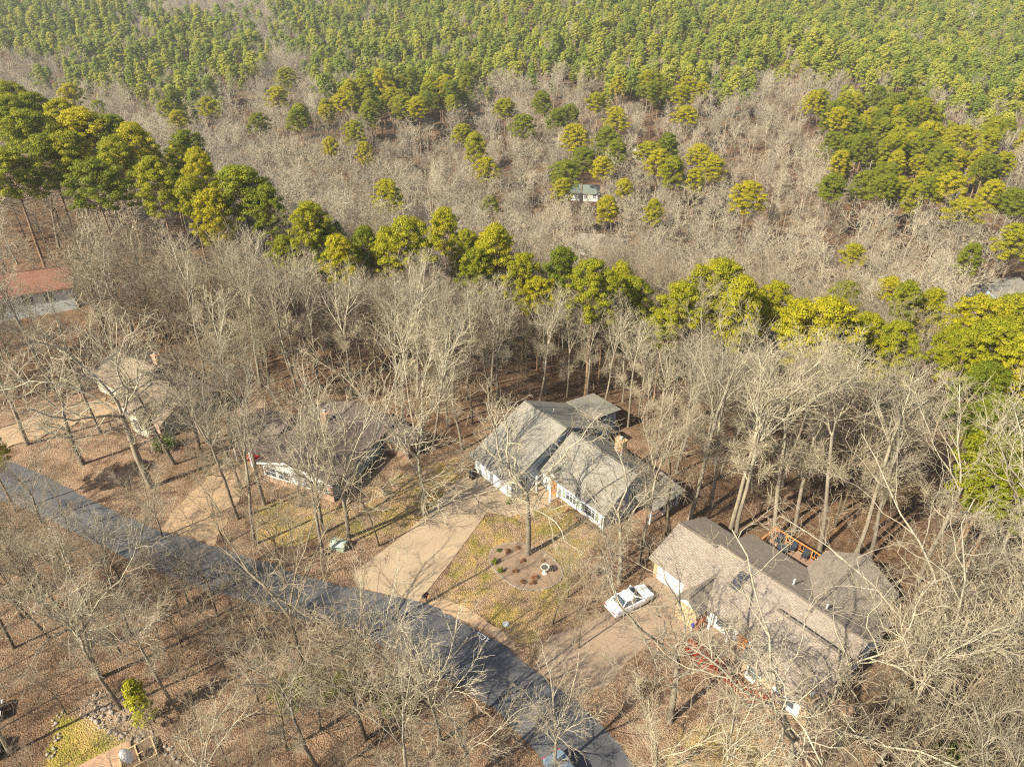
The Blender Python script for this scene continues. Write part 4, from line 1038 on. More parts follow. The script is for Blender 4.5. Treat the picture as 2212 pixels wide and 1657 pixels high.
def rock_mesh(seed, n=1):
    r = random.Random(seed)
    V_, Q_, T_ = [], [], []
    ico = [(0,0,1),(.89,0,.45),(.28,.85,.45),(-.72,.53,.45),(-.72,-.53,.45),(.28,-.85,.45),(.72,.53,-.45),(-.28,.85,-.45),(-.89,0,-.45),(-.28,-.85,-.45),(.72,-.53,-.45),(0,0,-1)]
    V_ = [tuple(c * r.uniform(.7, 1.15) * s for c, s in zip(p, (1, .8, .6))) for p in ico]
    T_ = [(0,1,2),(0,2,3),(0,3,4),(0,4,5),(0,5,1),(1,6,2),(2,7,3),(3,8,4),(4,9,5),(5,10,1),(6,7,2),(7,8,3),(8,9,4),(9,10,5),(10,6,1),(11,7,6),(11,8,7),(11,9,8),(11,10,9),(11,6,10)]
    return np_mesh('stone', V_, None, [M['stone_pale']], T=T_)
ROCKS = [rock_mesh(s) for s in range(5)]
rr = random.Random(21)
def rock(parent, x, y, s):
    o = link('stone', rr.choice(ROCKS), parent, (x, y, s*.28), rr.uniform(0, 6.28))
    o.scale = (s*rr.uniform(.8, 1.3), s, s*rr.uniform(.7, 1.1))
    return o
wl1 = empty('stone_border', (0, 0, 0), label='curving rock border round the lower left lawn', cat='rock border')
for line in (STONE_LINE2,):
    for i in range(len(line) - 1):
        a, b = Vector(line[i]), Vector(line[i+1]); k = max(1, int((b - a).length / .42))
        for j in range(k):
            p = a.lerp(b, j / k)
            for _ in range(2): rock(wl1, p.x + rr.uniform(-.35, .35), p.y + rr.uniform(-.1, .4), rr.uniform(.1, .24))
wl2 = empty('stone_border', (0, 0, 0), label='dark rock edging between the lower left lawn and the parked cars', cat='rock border')
for i in range(len(STONE_LINE) - 1):
    a, b = Vector(STONE_LINE[i]), Vector(STONE_LINE[i+1]); k = max(1, int((b - a).length / .4))
    for j in range(k):
        p = a.lerp(b, j / k)
        for _ in range(2): rock(wl2, p.x + rr.uniform(-.4, .25), p.y + rr.uniform(-.2, .2), rr.uniform(.1, .22))
wl3 = empty('rock_bank', (0, 0, 0), label='bank of loose field stones above the lower left lawn', cat='rock bank')
x0, x1 = min(p[0] for p in STONE_FIELD), max(p[0] for p in STONE_FIELD); y0, y1 = min(p[1] for p in STONE_FIELD), max(p[1] for p in STONE_FIELD)
cnt = 0
while cnt < 170:
    x, y = rr.uniform(x0, x1), rr.uniform(y0, y1)
    if inside(STONE_FIELD, x, y):
        rock(wl3, x, y, rr.uniform(.05, .15) if rr.random() < .85 else rr.uniform(.16, .3)); cnt += 1
for i in range(10):
    rock(bed, BED[i][0], BED[i][1], rr.uniform(.1, .17))

# ------------------------------------------------------------------ plants
def tubes(lines, k):
    """lines: list of (points n x 3, radii n, age n); same n and side count k -> verts, quads, age"""
    by = {}
    for p, r, a in lines: by.setdefault(len(p), []).append((p, r, a))
    VV, QQ, AA, base = [], [], [], 0
    for n, g in by.items():
        P = np.array([x[0] for x in g], float); R = np.array([x[1] for x in g], float); A = np.array([x[2] for x in g], float)
        m = len(g)
        T = np.gradient(P, axis=1)
        T /= np.linalg.norm(T, axis=2, keepdims=True) + 1e-9
        mean = T.mean(axis=1); ref = np.where(np.abs(mean[:, 2:3]) > .8, np.array([[1., 0, 0]]), np.array([[0, 0, 1.]]))
        U = np.cross(T, ref[:, None, :]); U /= np.linalg.norm(U, axis=2, keepdims=True) + 1e-9
        W = np.cross(T, U)
        ang = 2 * np.pi * np.arange(k) / k
        ring = P[:, :, None, :] + R[:, :, None, None] * (np.cos(ang)[None, None, :, None] * U[:, :, None, :] + np.sin(ang)[None, None, :, None] * W[:, :, None, :])
        VV.append(ring.reshape(-1, 3)); AA.append(np.repeat(A.reshape(-1), k))
        idx = base + np.arange(m * n * k).reshape(m, n, k)
        a_, b_ = idx[:, :-1, :], idx[:, 1:, :]
        q = np.stack([a_, np.roll(a_, -1, 2), np.roll(b_, -1, 2), b_], -1).reshape(-1, 4)
        QQ.append(q); base += m * n * k
    return np.concatenate(VV), np.concatenate(QQ), np.concatenate(AA)

def join(parts):
    V_, Q_, A_, b = [], [], [], 0
    for v, q, a in parts:
        V_.append(v); Q_.append(q + b); A_.append(a); b += len(v)
    return np.concatenate(V_), np.concatenate(Q_), np.concatenate(A_)

def perp_rot(d, ang, az):
    """direction at an angle from d, at azimuth az about it"""
    r = Vector((0, 0, 1)) if abs(d.z) < .9 else Vector((1, 0, 0))
    u = d.cross(r).normalized(); v = u.cross(d)
    return (d * math.cos(ang) + (u * math.cos(az) + v * math.sin(az)) * math.sin(ang)).normalized()

class Grow:
    def __init__(s, seed, S):
        s.r = random.Random(seed); s.S = S
        s.trunk = []; s.limb = []; s.twig = []
    def line(s, p, d, L_, r0, r1, n, wig, up, lev):
        """one crooked polyline; returns points and directions"""
        pts = [p.copy()]; dirs = [d.copy()]; st = L_ / n
        for i in range(n):
            d = d + Vector((s.r.gauss(0, wig), s.r.gauss(0, wig), s.r.gauss(0, wig) + up))
            d.normalize()
            p = p + d * st
            pts.append(p.copy()); dirs.append(d.copy())
        rad = [r0 + (r1 - r0) * (i / n) ** .8 for i in range(n + 1)]
        return pts, dirs, rad
    def put(s, where, pts, rad, a0, a1):
        n = len(pts)
        where.append(([tuple(p) for p in pts], rad, [a0 + (a1 - a0) * i / (n - 1) for i in range(n)]))
    def limbs(s, p, d, L_, r0, lev):
        S = s.S; rr_ = s.r
        n = (0, 8, 6, 4, 3)[lev]
        wig = S['wig'] * (0, 1.0, 1.15, 1.2, 1.2)[lev]
        pts, dirs, rad = s.line(p, d, L_, r0, max(S['rmin'], r0 * (.3 if lev < 3 else .6)), n, wig, S['up'] * (0, 1, .8, .5, .2)[lev], lev)
        s.put(s.limb if lev <= 2 else s.twig, pts, rad, (0, .25, .5, .7, .9)[lev], (0, .55, .75, .9, 1.0)[lev])
        if lev >= S['levels']: return
        cnt = S['n'][lev]
        t0 = (0, .12, .15, .15)[lev]
        az = rr_.uniform(0, 6.28)
        for k in range(cnt):
            t = t0 + (1 - t0) * (k + rr_.uniform(.1, .9)) / cnt
            f = t * n; i = min(int(f), n - 1)
            q = pts[i].lerp(pts[i + 1], f - i)
            rr0 = rad[i] + (rad[i + 1] - rad[i]) * (f - i)
            az += 2.4 + rr_.uniform(-.5, .5)
            dd_ = perp_rot(dirs[i], math.radians(rr_.uniform(*S['ang'])), az)
            LL = L_ * S['ratio'][lev] * (1.15 - .7 * t) * rr_.uniform(.65, 1.25)
            if lev == 3: LL = rr_.uniform(.45, 1.15) * S['tw']
            s.limbs(q, dd_, LL, max(S['rmin'], rr0 * rr_.uniform(.45, .7)), lev + 1)
    def tree(s):
        S = s.S; rr_ = s.r; Ht = S['H']; hf = S['fork'] * Ht
        d0 = Vector((rr_.gauss(0, S['lean']), rr_.gauss(0, S['lean']), 1)).normalized()
        n = 9
        pts, dirs, rad = s.line(Vector((0, 0, -.4)), d0, hf + .4, S['r0'], S['r0'] * .62, n, S['twig_wig'], .08, 0)
        rad[0] *= 1.35
        s.put(s.trunk, pts, rad, 0.0, .22)
        az = rr_.uniform(0, 6.28)
        k = S['leaders']
        for i in range(k):
            az += 6.283 / k + rr_.uniform(-.5, .5)
            an = math.radians(rr_.uniform(*S['lang'])) if i else math.radians(S['lang'][0] * .4)
            dd_ = perp_rot(dirs[-1], an, az)
            LL = (Ht - hf) * rr_.uniform(.82, 1.08) / max(.75, math.cos(an) ** .5)
            s.limbs(pts[-1], dd_, LL, rad[-1] * (.8 if i == 0 else rr_.uniform(.5, .72)), 1)
        for i in range(S['sides']):
            t = rr_.uniform(S['side_from'], .97); f = t * n; j = min(int(f), n - 1)
            q = pts[j].lerp(pts[j + 1], f - j)
            az += 2.4
            dd_ = perp_rot(dirs[j], math.radians(rr_.uniform(45, 80)), az)
            s.limbs(q, dd_, (Ht - hf) * rr_.uniform(.35, .75) * S['side_len'], rad[j] * rr_.uniform(.28, .48), 1)
        return s

BASE = dict(levels=4, wig=.17, up=.05, rmin=.012, n=(0, 8, 6, 3), ang=(28, 58), ratio=(0, .46, .48, .4), tw=.9, lean=.04, twig_wig=.03, side_from=.55, side_len=1.0)
SPECS = {
 'oak':   dict(BASE, H=17, r0=.29, fork=.40, leaders=4, lang=(28, 52), sides=4, wig=.25, up=.04, n=(0, 8, 6, 3)),
 'vase':  dict(BASE, H=16, r0=.22, fork=.34, leaders=5, lang=(12, 30), sides=3, wig=.11, up=.06, n=(0, 8, 6, 3), ang=(20, 42)),
 'tall':  dict(BASE, H=21, r0=.23, fork=.52, leaders=4, lang=(12, 28), sides=4, wig=.11, up=.07, n=(0, 8, 6, 3), ang=(22, 46), side_len=.5),
 'slim':  dict(BASE, H=10, r0=.075, fork=.45, leaders=3, lang=(12, 30), sides=5, wig=.15, up=.06, n=(0, 6, 4, 2), side_len=.6, tw=.7, rmin=.007),
 'giant': dict(BASE, H=22, r0=.36, fork=.42, leaders=6, lang=(30, 56), sides=4, wig=.25, up=.045, n=(0, 9, 7, 4), side_from=.75, tw=1.0, rmin=.012),
 'thicket': dict(BASE, H=13, r0=.15, fork=.36, leaders=5, lang=(12, 34), sides=4, wig=.14, up=.05, n=(0, 6, 5, 2), ang=(22, 48), rmin=.010),
 'mid':   dict(BASE, H=18, r0=.18, fork=.46, leaders=4, lang=(14, 32), sides=3, wig=.13, up=.07, levels=4, n=(0, 7, 5, 3), rmin=.017, tw=1.1),
 'far':   dict(BASE, H=15, r0=.24, fork=.46, leaders=4, lang=(10, 28), sides=2, wig=.15, up=.07, levels=4, n=(0, 6, 4, 2), rmin=.030, tw=1.2),
 'brush': dict(BASE, H=2.6, r0=.035, fork=.08, leaders=6, lang=(15, 50), sides=0, wig=.2, up=.05, levels=3, n=(0, 6, 4, 0), rmin=.006, ang=(25, 60)),
}
COUNTS = {'oak': 4, 'vase': 4, 'tall': 5, 'slim': 3, 'thicket': 4, 'giant': 2, 'mid': 5, 'far': 5, 'brush': 4}
BARK = {'oak': 'bark', 'vase': 'bark', 'tall': 'bark', 'slim': 'bark_dark', 'thicket': 'bark_dark', 'giant': 'bark', 'mid': 'bark_dark', 'far': 'bark_far', 'brush': 'bark_brush'}
BARE = {}
for kd, S in SPECS.items():
    BARE[kd] = []
    for v in range(COUNTS[kd]):
        S2 = dict(S)
        if kd == 'tall' and v >= 3: S2.update(leaders=5, fork=.6, lang=(18, 40))
        g = Grow(1000 + 17 * v + sum(map(ord, kd)), S2).tree()
        m_ = M[BARK[kd]]
        parts = []
        if g.limb: parts.append(tubes(g.limb, 3 if kd in ('far', 'brush') else 4))
        if g.twig: parts.append(tubes(g.twig, 3))
        tv = tubes(g.trunk, 4 if kd in ('far', 'brush') else 7)
        if kd in ('mid', 'far', 'brush'):
            v_, q_, a_ = join([tv] + parts)
            BARE[kd].append((np_mesh(kd + '_tree', v_, q_, [m_], age=a_), S['H']))
        else:
            cv = join(parts)
            BARE[kd].append((np_mesh('trunk', tv[0], tv[1], [m_], age=tv[2], smooth=True), np_mesh('crown', cv[0], cv[1], [m_], age=cv[2]), S['H']))
        if kd in ('mid',):
            cv = join(parts)
            BARE.setdefault('wood', []).append((np_mesh('trunk', tv[0], tv[1], [m_], age=tv[2], smooth=True), np_mesh('crown', cv[0], cv[1], [m_], age=cv[2]), S['H']))

def quads_at(C, N, up, wid, r):
    """card per point: centre C, normal N, random in-plane turn"""
    m = len(C)
    R = r.normal(size=(m, 3))
    N = N / (np.linalg.norm(N, axis=1, keepdims=True) + 1e-9)
    U = np.cross(N, R); U /= np.linalg.norm(U, axis=1, keepdims=True) + 1e-9
    W = np.cross(N, U)
    s1 = (up * r.uniform(.7, 1.3, m))[:, None]; s2 = (wid * r.uniform(.7, 1.3, m))[:, None]
    V_ = np.stack([C - U*s1 - W*s2*.35, C + U*s1*.2 - W*s2, C + U*s1 + W*s2*.3, C - U*s1*.2 + W*s2], 1).reshape(-1, 3)
    return V_, np.arange(m * 4).reshape(m, 4)

def clump_cards(centres, radii, per, size, r, flat=.62, upb=.35):
    Vs, b, Qs = [], 0, []
    C_, N_ = [], []
    for c, R in zip(centres, radii):
        d = r.normal(size=(per, 3)); d /= np.linalg.norm(d, axis=1, keepdims=True)
        d[:, 2] = d[:, 2] * .8 + upb * .5
        rad = R * r.uniform(.35, 1.0, per) ** .6
        p = d * rad[:, None]; p[:, 2] *= flat
        C_.append(c + p); N_.append(d + r.normal(size=(per, 3)) * .45 + np.array([0, 0, upb]))
    C_ = np.concatenate(C_); N_ = np.concatenate(N_)
    return quads_at(C_, N_, size, size * .5, r)

def pine(seed, H, base, R, nclump, per, size, cr, top_r=.35, limbs=True, cone=False):
    r = np.random.default_rng(seed)
    cen, rad = [], []
    for i in range(nclump):
        h = ((i + r.uniform(0, 1)) / nclump) ** .8
        if cone: env = R * (1 - h) ** .75 + .15
        else: env = R * math.sqrt(max(0.0, 1 - (h * .98) ** 2.2)) * (.78 + .22 * min(1, h * 4))
        az = i * 2.39996 + r.uniform(-.5, .5)
        rr_ = env * (r.uniform(.12, 1.0) ** .5) * (1 + .28 * math.sin(az * 2 + seed) + .15 * math.sin(az * 5 + seed * 2))
        z = H * (base + (1 - base) * h * .97)
        cen.append(np.array([rr_ * math.cos(az), rr_ * math.sin(az), z])); rad.append(cr * r.uniform(.7, 1.3))
    V_, Q_ = clump_cards(cen, rad, per, size, r)
    n = 9
    lean = r.normal(0, .25, 2)
    tp = [(lean[0]*(i/n)**2, lean[1]*(i/n)**2, -.4 + (H*.97+.4) * i / n) for i in range(n + 1)]
    r0 = .013 * H
    tl = [(tp, [r0 * (1.2 if i == 0 else 1 - .8 * i / n) for i in range(n + 1)], [0.3 * i / n for i in range(n + 1)])]
    ll = []
    if limbs:
        for c in cen:
            z0 = max(H * base * .8, c[2] - .35 * math.hypot(c[0], c[1]) - .3)
            p0 = np.array([lean[0]*(z0/H)**2, lean[1]*(z0/H)**2, z0])
            pts = [tuple(p0 + (c - p0) * t + np.array([0, 0, -.25 * math.sin(t * 3.14)])) for t in (0, .35, .7, 1)]
            ll.append((pts, [.06, .045, .03, .015], [.5, .6, .8, .9]))
    return V_, Q_, tl, ll

PINES = []
PH = (19, 20.5, 18.5, 20, 21, 18.5); PR = (3.7, 4.0, 4.3, 3.5, 3.9, 3.6)
for v in range(6):
    V_, Q_, tl, ll = pine(50 + v, PH[v], (.64, .60, .66, .68, .58, .56)[v], PR[v], (100, 115, 105, 90, 120, 105)[v], 190, .125, .82)
    t_ = join([tubes(tl, 7), tubes(ll, 3)])
    PINES.append((np_mesh('trunk', t_[0], t_[1], [M['bark_pine']], age=t_[2]), np_mesh('crown', V_, Q_, [M['needles']]), PH[v], PR[v]))
FARPINES = []
for v in range(5):
    H_ = (14, 15, 13, 16, 14)[v]
    V_, Q_, tl, ll = pine(80 + v, H_, (.42, .48, .36, .52, .45)[v], (2.4, 2.7, 2.5, 2.5, 2.8)[v], 36, 84, .25, .95, limbs=False, cone=(v == 2))
    tv = tubes(tl, 5)
    nb = len(V_)
    FARPINES.append((np_mesh('far_pine', np.concatenate([V_, tv[0]]), np.concatenate([Q_, tv[1] + nb]), [M['needles_far'], M['bark_pine']], matidx=[0]*len(Q_) + [1]*len(tv[1]), age=np.concatenate([np.zeros(nb), tv[2]])), H_, 
                     np_mesh('trunk', tv[0], tv[1], [M['bark_pine']], age=tv[2]), np_mesh('crown', V_, Q_, [M['needles_far']])))

def place(name, trunk, crown, x, y, sc, rz, label, cat, group=None, tilt=(0, 0), zs=1.0):
    o = empty(name, (x, y, gz(x, y)), rz, label=label, cat=cat, group=group)
    o.rotation_euler = (tilt[0], tilt[1], rz)
    o.scale = (sc, sc, sc * zs)
    link('trunk', trunk, o); link('crown', crown, o)
    return o

# areas kept free of wild trees
KEEP = [ROAD_POLY, DRIVE_C, WALK_C, DRIVE_R, DRIVE_LL, DRIVE_L, BED] + LAWNS
def foot(h, x0, x1, y0, y1):
    return [on_house(h, x, y)[:2] for x, y in ((x0, y0), (x1, y0), (x1, y1), (x0, y1))]
KEEP += [[(HOUSE_RED[0]-3, HOUSE_RED[1]+2), (HOUSE_RED2[0]+2, HOUSE_RED2[1]+2), (HOUSE_RED2[0]*.80+3, HOUSE_RED2[1]*.80), (HOUSE_RED[0]*.80-3, HOUSE_RED[1]*.80)]]
KEEP += [foot(hc, -2, 19.0, -2, 17), foot(hr, -2, 19.5, -5, 14.5), foot(hl, -8, 14.5, -2, 14), foot(ht, -15, 6, -2, 12), foot(hd, -10, 10, -3, 9)]
CLEAR = [foot(hc, -3, 21, -20, 5), foot(hl, -9, 16, -12, 1), foot(ht, -16, 8, -14, 2)]
NEARV = Vector((0.55, 0.83))
def blocked(x, y, yards=True):
    for p in KEEP:
        if inside(p, x, y): return True
    if yards and inside(YARD, x, y) and not any(inside(p, x, y) for p in BRUSH_ZONES): return True
    return False
def in_frame(x, y, z, m=1.06):
    c_, s_ = math.cos(math.radians(32)), math.sin(math.radians(32))
    dz = z - 52
    dep = y * c_ - dz * s_
    if dep < 5: return False, dep
    u = x / dep * 1536 / 1106; v = (y * s_ + dz * c_) / dep * 1536 / 828
    return abs(u) < m and -1.12 * m < v < m * 1.05, dep

tr = random.Random(5)
taken = []
def free(x, y, d):
    return all((x-a)**2 + (y-b)**2 > d*d for a, b in taken)

for kd, x, y, h, lab in NAMED_TREES:
    va = tr.choice(BARE[kd]); sc = h / va[2]
    place('bare_tree', va[0], va[1], x, y, sc, tr.uniform(0, 6.28), lab, 'tree', 'individual bare trees round the houses', (tr.gauss(0, .03), tr.gauss(0, .03)))
    taken.append((x, y))
n_bare = len(NAMED_TREES)

RIDGE_GROUP = 'pines along the ridge behind the houses'
n_pine = 0
PINE_PTS = []
pine_ids = ['at the left edge', 'second from the left edge']
ORD = ['first', 'second', 'third', 'fourth', 'fifth', 'sixth', 'seventh', 'eighth', 'ninth', 'tenth', 'eleventh', 'twelfth', 'thirteenth', 'fourteenth', 'fifteenth', 'sixteenth', 'seventeenth', 'eighteenth', 'nineteenth', 'twentieth']
ORD += ['twenty-' + o for o in ORD[:9]] + ['thirtieth'] + ['thirty-' + o for o in ORD[:9]] + ['fortieth'] + ['forty-' + o for o in ORD[:9]]
RSEQ = {}
RIDGE_PINES = sorted(RIDGE_PINES, key=lambda p: p[0] / p[1])                # left to right in the view
for i, (x, y, w) in enumerate(RIDGE_PINES):
    w = max(6.2, min(w * 1.12, 11.5))
    va = PINES[i % len(PINES)]
    sc = w / (2 * (va[3] + .8))
    zs = max(.85, min(1.3, (22 if x < -20 else 20) / (va[2] * sc)))
    side = 'left' if x < -25 else ('middle' if x < 45 else 'right'); RSEQ[side] = RSEQ.get(side, 0) + 1; nth = ORD[RSEQ[side] - 1]
    place('pine_tree', va[0], va[1], x, y, sc, tr.uniform(0, 6.28), {'left': 'full dark green pine, %s from the left along the left ridge', 'middle': 'rounded yellow-green pine, %s from the left in the line behind the bare wood', 'right': 'bright yellow-green pine, %s from the left in the clump at the right edge'}[side] % nth, 'pine tree', {'left': 'pines on the left ridge', 'middle': 'pines in the line behind the bare wood', 'right': 'pines at the right edge'}[side], zs=zs)
    PINE_PTS.append((x, y, 3.5)); n_pine += 1
for i, (x, y, w) in enumerate(sorted(VALLEY_PINES, key=lambda p: p[0] / p[1])):
    w = max(6.5, min(w * 1.6, 11.5))
    va = PINES[(i * 5 + 2) % len(PINES)]; sc = w / (2 * (va[3] + .8)); zs = max(.8, min(1.3, 18 / (va[2] * sc)))
    place('pine_tree', va[0], va[1], x, y, sc, tr.uniform(0, 6.28), 'lone green pine among bare valley trees, %s from the left' % ORD[i], 'pine tree', 'scattered pines in the valley', zs=zs)
    PINE_PTS.append((x, y, 4.5)); n_pine += 1

# young pines near the camera
yp = pine(300, 5.2, .08, 1.0, 34, 60, .12, .42, cone=True)
ypt = join([tubes(yp[2], 6), tubes(yp[3], 3)])
ypm = (np_mesh('trunk', ypt[0], ypt[1], [M['bark_pine']], age=ypt[2]), np_mesh('crown', yp[0], yp[1], [M['needles_young']]))
place('pine_tree', ypm[0], ypm[1], YOUNG_PINE[0], YOUNG_PINE[1], 1.0, .4, 'bright yellow-green young pine above the rock bank', 'pine tree')
va = PINES[5]
place('pine_tree', va[0], va[1], LEFT_PINE[0], LEFT_PINE[1], .6, 1.0, 'dark green pine beside the road at the left edge', 'pine tree')

# shrubs
def leafy(seed, R, Hh, n, per, size, m):
    r = np.random.default_rng(seed)
    cen = [np.array([R*.7*math.sqrt(r.uniform()) * math.cos(a), R*.7*math.sqrt(r.uniform()) * math.sin(a), Hh * r.uniform(.25, .8)]) for a in r.uniform(0, 6.28, n)]
    V_, Q_ = clump_cards(cen, [R*.42]*n, per, size, r, flat=.8)
    V_[:, 2] = np.maximum(V_[:, 2], .02)
    st = []
    for c in cen:
        st.append(([(0, 0, -.05), tuple(c*.5 + np.array([0, 0, .05])), tuple(c)], [.02, .014, .008], [.3, .6, .9]))
    s_ = tubes(st, 3)
    return np_mesh('stems', s_[0], s_[1], [M['bark_brush']], age=s_[2]), np_mesh('foliage', V_, Q_, [m])
def shrub(name, pr_, x, y, sc, label, group=None):
    o = empty(name, (x, y, gz(x, y)), tr.uniform(0, 6.28), label=label, cat='shrub', group=group)
    o.scale = (sc, sc, sc)
    link('stems', pr_[0], o); link('foliage', pr_[1], o)
red_p = [leafy(400 + k, .8, 1.0, 12, 60, .07, M['leaf_red']) for k in range(3)]
cr_p = leafy(410, .6, 1.1, 10, 60, .07, M['leaf_crimson'])
gr_p = [leafy(420 + k, .55, .9, 12, 60, .06, M['leaf_green']) for k in range(2)]
big_g = leafy(430, 2.2, 2.6, 26, 90, .13, M['leaf_green'])
ru_p = [leafy(440 + k, .5, .6, 8, 30, .06, M['leaf_rust']) for k in range(2)]
bri_p = [leafy(450 + k, 1.1, .7, 14, 40, .08, M['leaf_briar']) for k in range(2)]
for i, (x, y) in enumerate(RED_SHRUBS):
    shrub('red_shrub', red_p[i % 3], x, y, tr.uniform(.95, 1.35), 'low rusty red shrub, %s along the border from the garage to the big window' % ORD[i], 'red shrubs along the front border')
for i, (x, y) in enumerate(CRIMSON_SHRUBS):
    shrub('crimson_shrub', cr_p, x, y, .8, ['bright crimson shrub by the big front window, upper of two', 'bright crimson shrub by the big front window, lower of two'][i])
for i, (x, y) in enumerate(BED_SHRUBS):
    shrub('green_shrub', gr_p[i % 2], x, y, (.75, .68, .5)[i], ['round green shrub at the left rim of the mulch bed', 'lower green shrub at the left rim of the mulch bed', 'tiny green shrub at the top of the mulch bed'][i])
for i, (x, y) in enumerate(BED_TUFTS):
    shrub('dry_plant', ru_p[i % 2], x, y, tr.uniform(.6, .95), 'small dry brown plant in the mulch bed', 'dry plants in the mulch bed')
shrub('evergreen_shrub', big_g, GREEN_BUSH[0], GREEN_BUSH[1], .75, 'olive green bush at the brick corner of the tan-roofed house')
shrub('evergreen_shrub', big_g, GREEN_BUSH2[0], GREEN_BUSH2[1], 1.0, 'big leafy green bush at the lower right')
for i, (x, y) in enumerate(BRIARS):
    shrub('briar', bri_p[i % 2], x, y, tr.uniform(.8, 1.5), 'patch of green briar on the floor of the lower wood', 'green briars in the lower wood')
# foundation shrubs by the white house
for i, (x, y) in enumerate(((9.9, 3.3), (11.4, 3.2), (13.0, 3.2), (14.6, 3.1), (6.4, -.7))):
    p = on_house(hc, x, y)
    shrub('foundation_shrub', ru_p[i % 2] if i < 4 else gr_p[0], p[0], p[1], .9, ('dry brown foundation plant under the white house windows' if i < 4 else 'dark green shrub at the white garage corner'), 'plants along the white house wall' if i < 4 else None)

# ------------------------------------------------------------------ the woods
def sample(n, x0, x1, y0, y1, mind, seed, accept):
    """dart throwing on a hash grid"""
    r = random.Random(seed); cell = {}; out = []
    for a, b in taken: cell.setdefault((int(a//mind), int(b//mind)), []).append((a, b))
    for _ in range(n):
        x, y = r.uniform(x0, x1), r.uniform(y0, y1)
        ci, cj = int(x//mind), int(y//mind)
        bad = False
        for i in (ci-1, ci, ci+1):
            for j in (cj-1, cj, cj+1):
                for a, b in cell.get((i, j), ()):
                    if (a-x)**2 + (b-y)**2 < mind*mind: bad = True; break
                if bad: break
            if bad: break
        if bad or not accept(x, y): continue
        cell.setdefault((ci, cj), []).append((x, y)); out.append((x, y))
    return out

def near_pine(x, y, extra=0.0):
    return any((x-a)**2 + (y-b)**2 < (c+extra)**2 for a, b, c in PINE_PTS)

def ok_near(x, y):
    f, dep = in_frame(x, y, gz(x, y) + 8, 1.12)
    if math.hypot(x, y) > 105 and (x*5.31 + y*2.17) % 1.0 > .68: return False
    if y < 60 and not blocked(x, y, False) and any((x-p.x)**2 + (y-p.y)**2 < 30 for p in RS[::3]): return False    # open verge below the street
    if .55*x + .83*y < 34 and (x*7.13 + y*3.71) % 1.0 > .52: return False          # thinner wood below the street
    return f and not blocked(x, y) and not any((x - (a - a*q))**2 + (y - (b - b*q))**2 < r_*r_ for a, b, c_ in PINE_PTS for q, r_ in ((0, 2.4 if a < 40 else 5.0), (.04, 1.2 if a < 40 else 4.5), (.09, 0.1 if a < 40 else 4.0)))
near = sample(90000, -130, 110, 18, 120, 2.9, 31, lambda x, y: ok_near(x, y) and math.hypot(x, y) < 118)
def zone(x, y): return any(inside(p, x, y) for p in PINE_ZONES)
far_all = sample(120000, -480, 480, 60, 720, 3.7, 32, lambda x, y: math.hypot(x, y) >= 118 and in_frame(x, y, gz(x, y) + 8, 1.1)[0] and not near_pine(x, y, -.8) and not inside(KEEP[len(KEEP)-6], x, y) and not any((x-h.location.x)**2 + (y-h.location.y)**2 < 90 for h in (hd,)))
vh = [o for o in bpy.data.objects if o.name.startswith('valley_house') and o.parent is None]
far_all = [(x, y) for x, y in far_all if not any((x-h.location.x)**2 + (y-h.location.y-3)**2 < 60 or (abs(x - h.location.x * y / h.location.y) < 6.5 and -24 < y - h.location.y < 2 and (x*3.7 + y*1.9) % 1 < .85) for h in vh)]
zr = random.Random(8)
far_pine = []; far_bare = []
for x, y in far_all:
    if zone(x + zr.gauss(0, 7), y + zr.gauss(0, 9)):
        d_ = math.hypot(x, y)
        if zr.random() > (.58 if d_ < 330 else .92): continue
        (far_pine if zr.random() < .95 else far_bare).append((x, y))
    elif zr.random() < .72: (far_pine if zr.random() < .02 else far_bare).append((x, y))
far_pine.sort(key=lambda p: math.hypot(p[0], p[1]))
near.sort(key=lambda p: math.hypot(p[0], p[1]))
N_IND = 300
def young(x, y):
    """trees just on the house side of the ridge pines are younger and lower"""
    d = math.hypot(x, y); ux, uy = x / d, y / d
    m = 1.0
    for a, b, w_p in RIDGE_PINES:
        dx, dy = a - x, b - y
        al = dx * ux + dy * uy
        if -3 < al < 17 and abs(dx * uy - dy * ux) < 4.5: m = min(m, .62 + .018 * max(0, al))
    return m
wr = random.Random(77)
k_b = 0
rest_near = []
for x, y in near:
    if n_bare + k_b < N_IND:
        south = .55*x + .83*y < 30 or (y < 50 and x < 8)
        small = wr.random() < (.55 if south else .22)
        kd = 'slim' if small else ('thicket' if (south and wr.random() < .8) else ('tall' if wr.random() < .7 else 'wood'))
        va = wr.choice(BARE[kd])
        h = {'slim': wr.uniform(6, 11), 'thicket': wr.uniform(8, 12), 'tall': wr.uniform(16, 21), 'wood': wr.uniform(14, 19)}[kd]
        if south: h *= .8
        else: h *= young(x, y)
        place('bare_tree', va[0], va[1], x, y, h / va[2], wr.uniform(0, 6.28),
              'thin bare tree in the tangled wood below the street' if south else 'bare grey trunk in the dense leafless wood behind the houses', 'tree',
              'bare trees in the lower wood' if south else 'bare trees in the wood behind the houses', (wr.gauss(0, .045), wr.gauss(0, .045)))
        k_b += 1
    else: rest_near.append((x, y))
for x, y in far_pine[:N_IND - n_pine]:
    va = FARPINES[wr.randrange(len(FARPINES))]
    if math.hypot(x, y) < 330:
        v2 = PINES[wr.randrange(len(PINES))]; tr_, cr_, H_ = v2[0], v2[1], v2[2]; sc = wr.uniform(.75, 1.15)
    else: tr_, cr_, H_ = va[2], va[3], va[1]; sc = wr.uniform(.85, 1.3)
    place('pine_tree', tr_, cr_, x, y, sc, wr.uniform(0, 6.28), 'green pine in the near edge of the forest across the valley', 'pine tree', 'pines at the near edge of the far forest')
rest_pine = far_pine[N_IND - n_pine:]

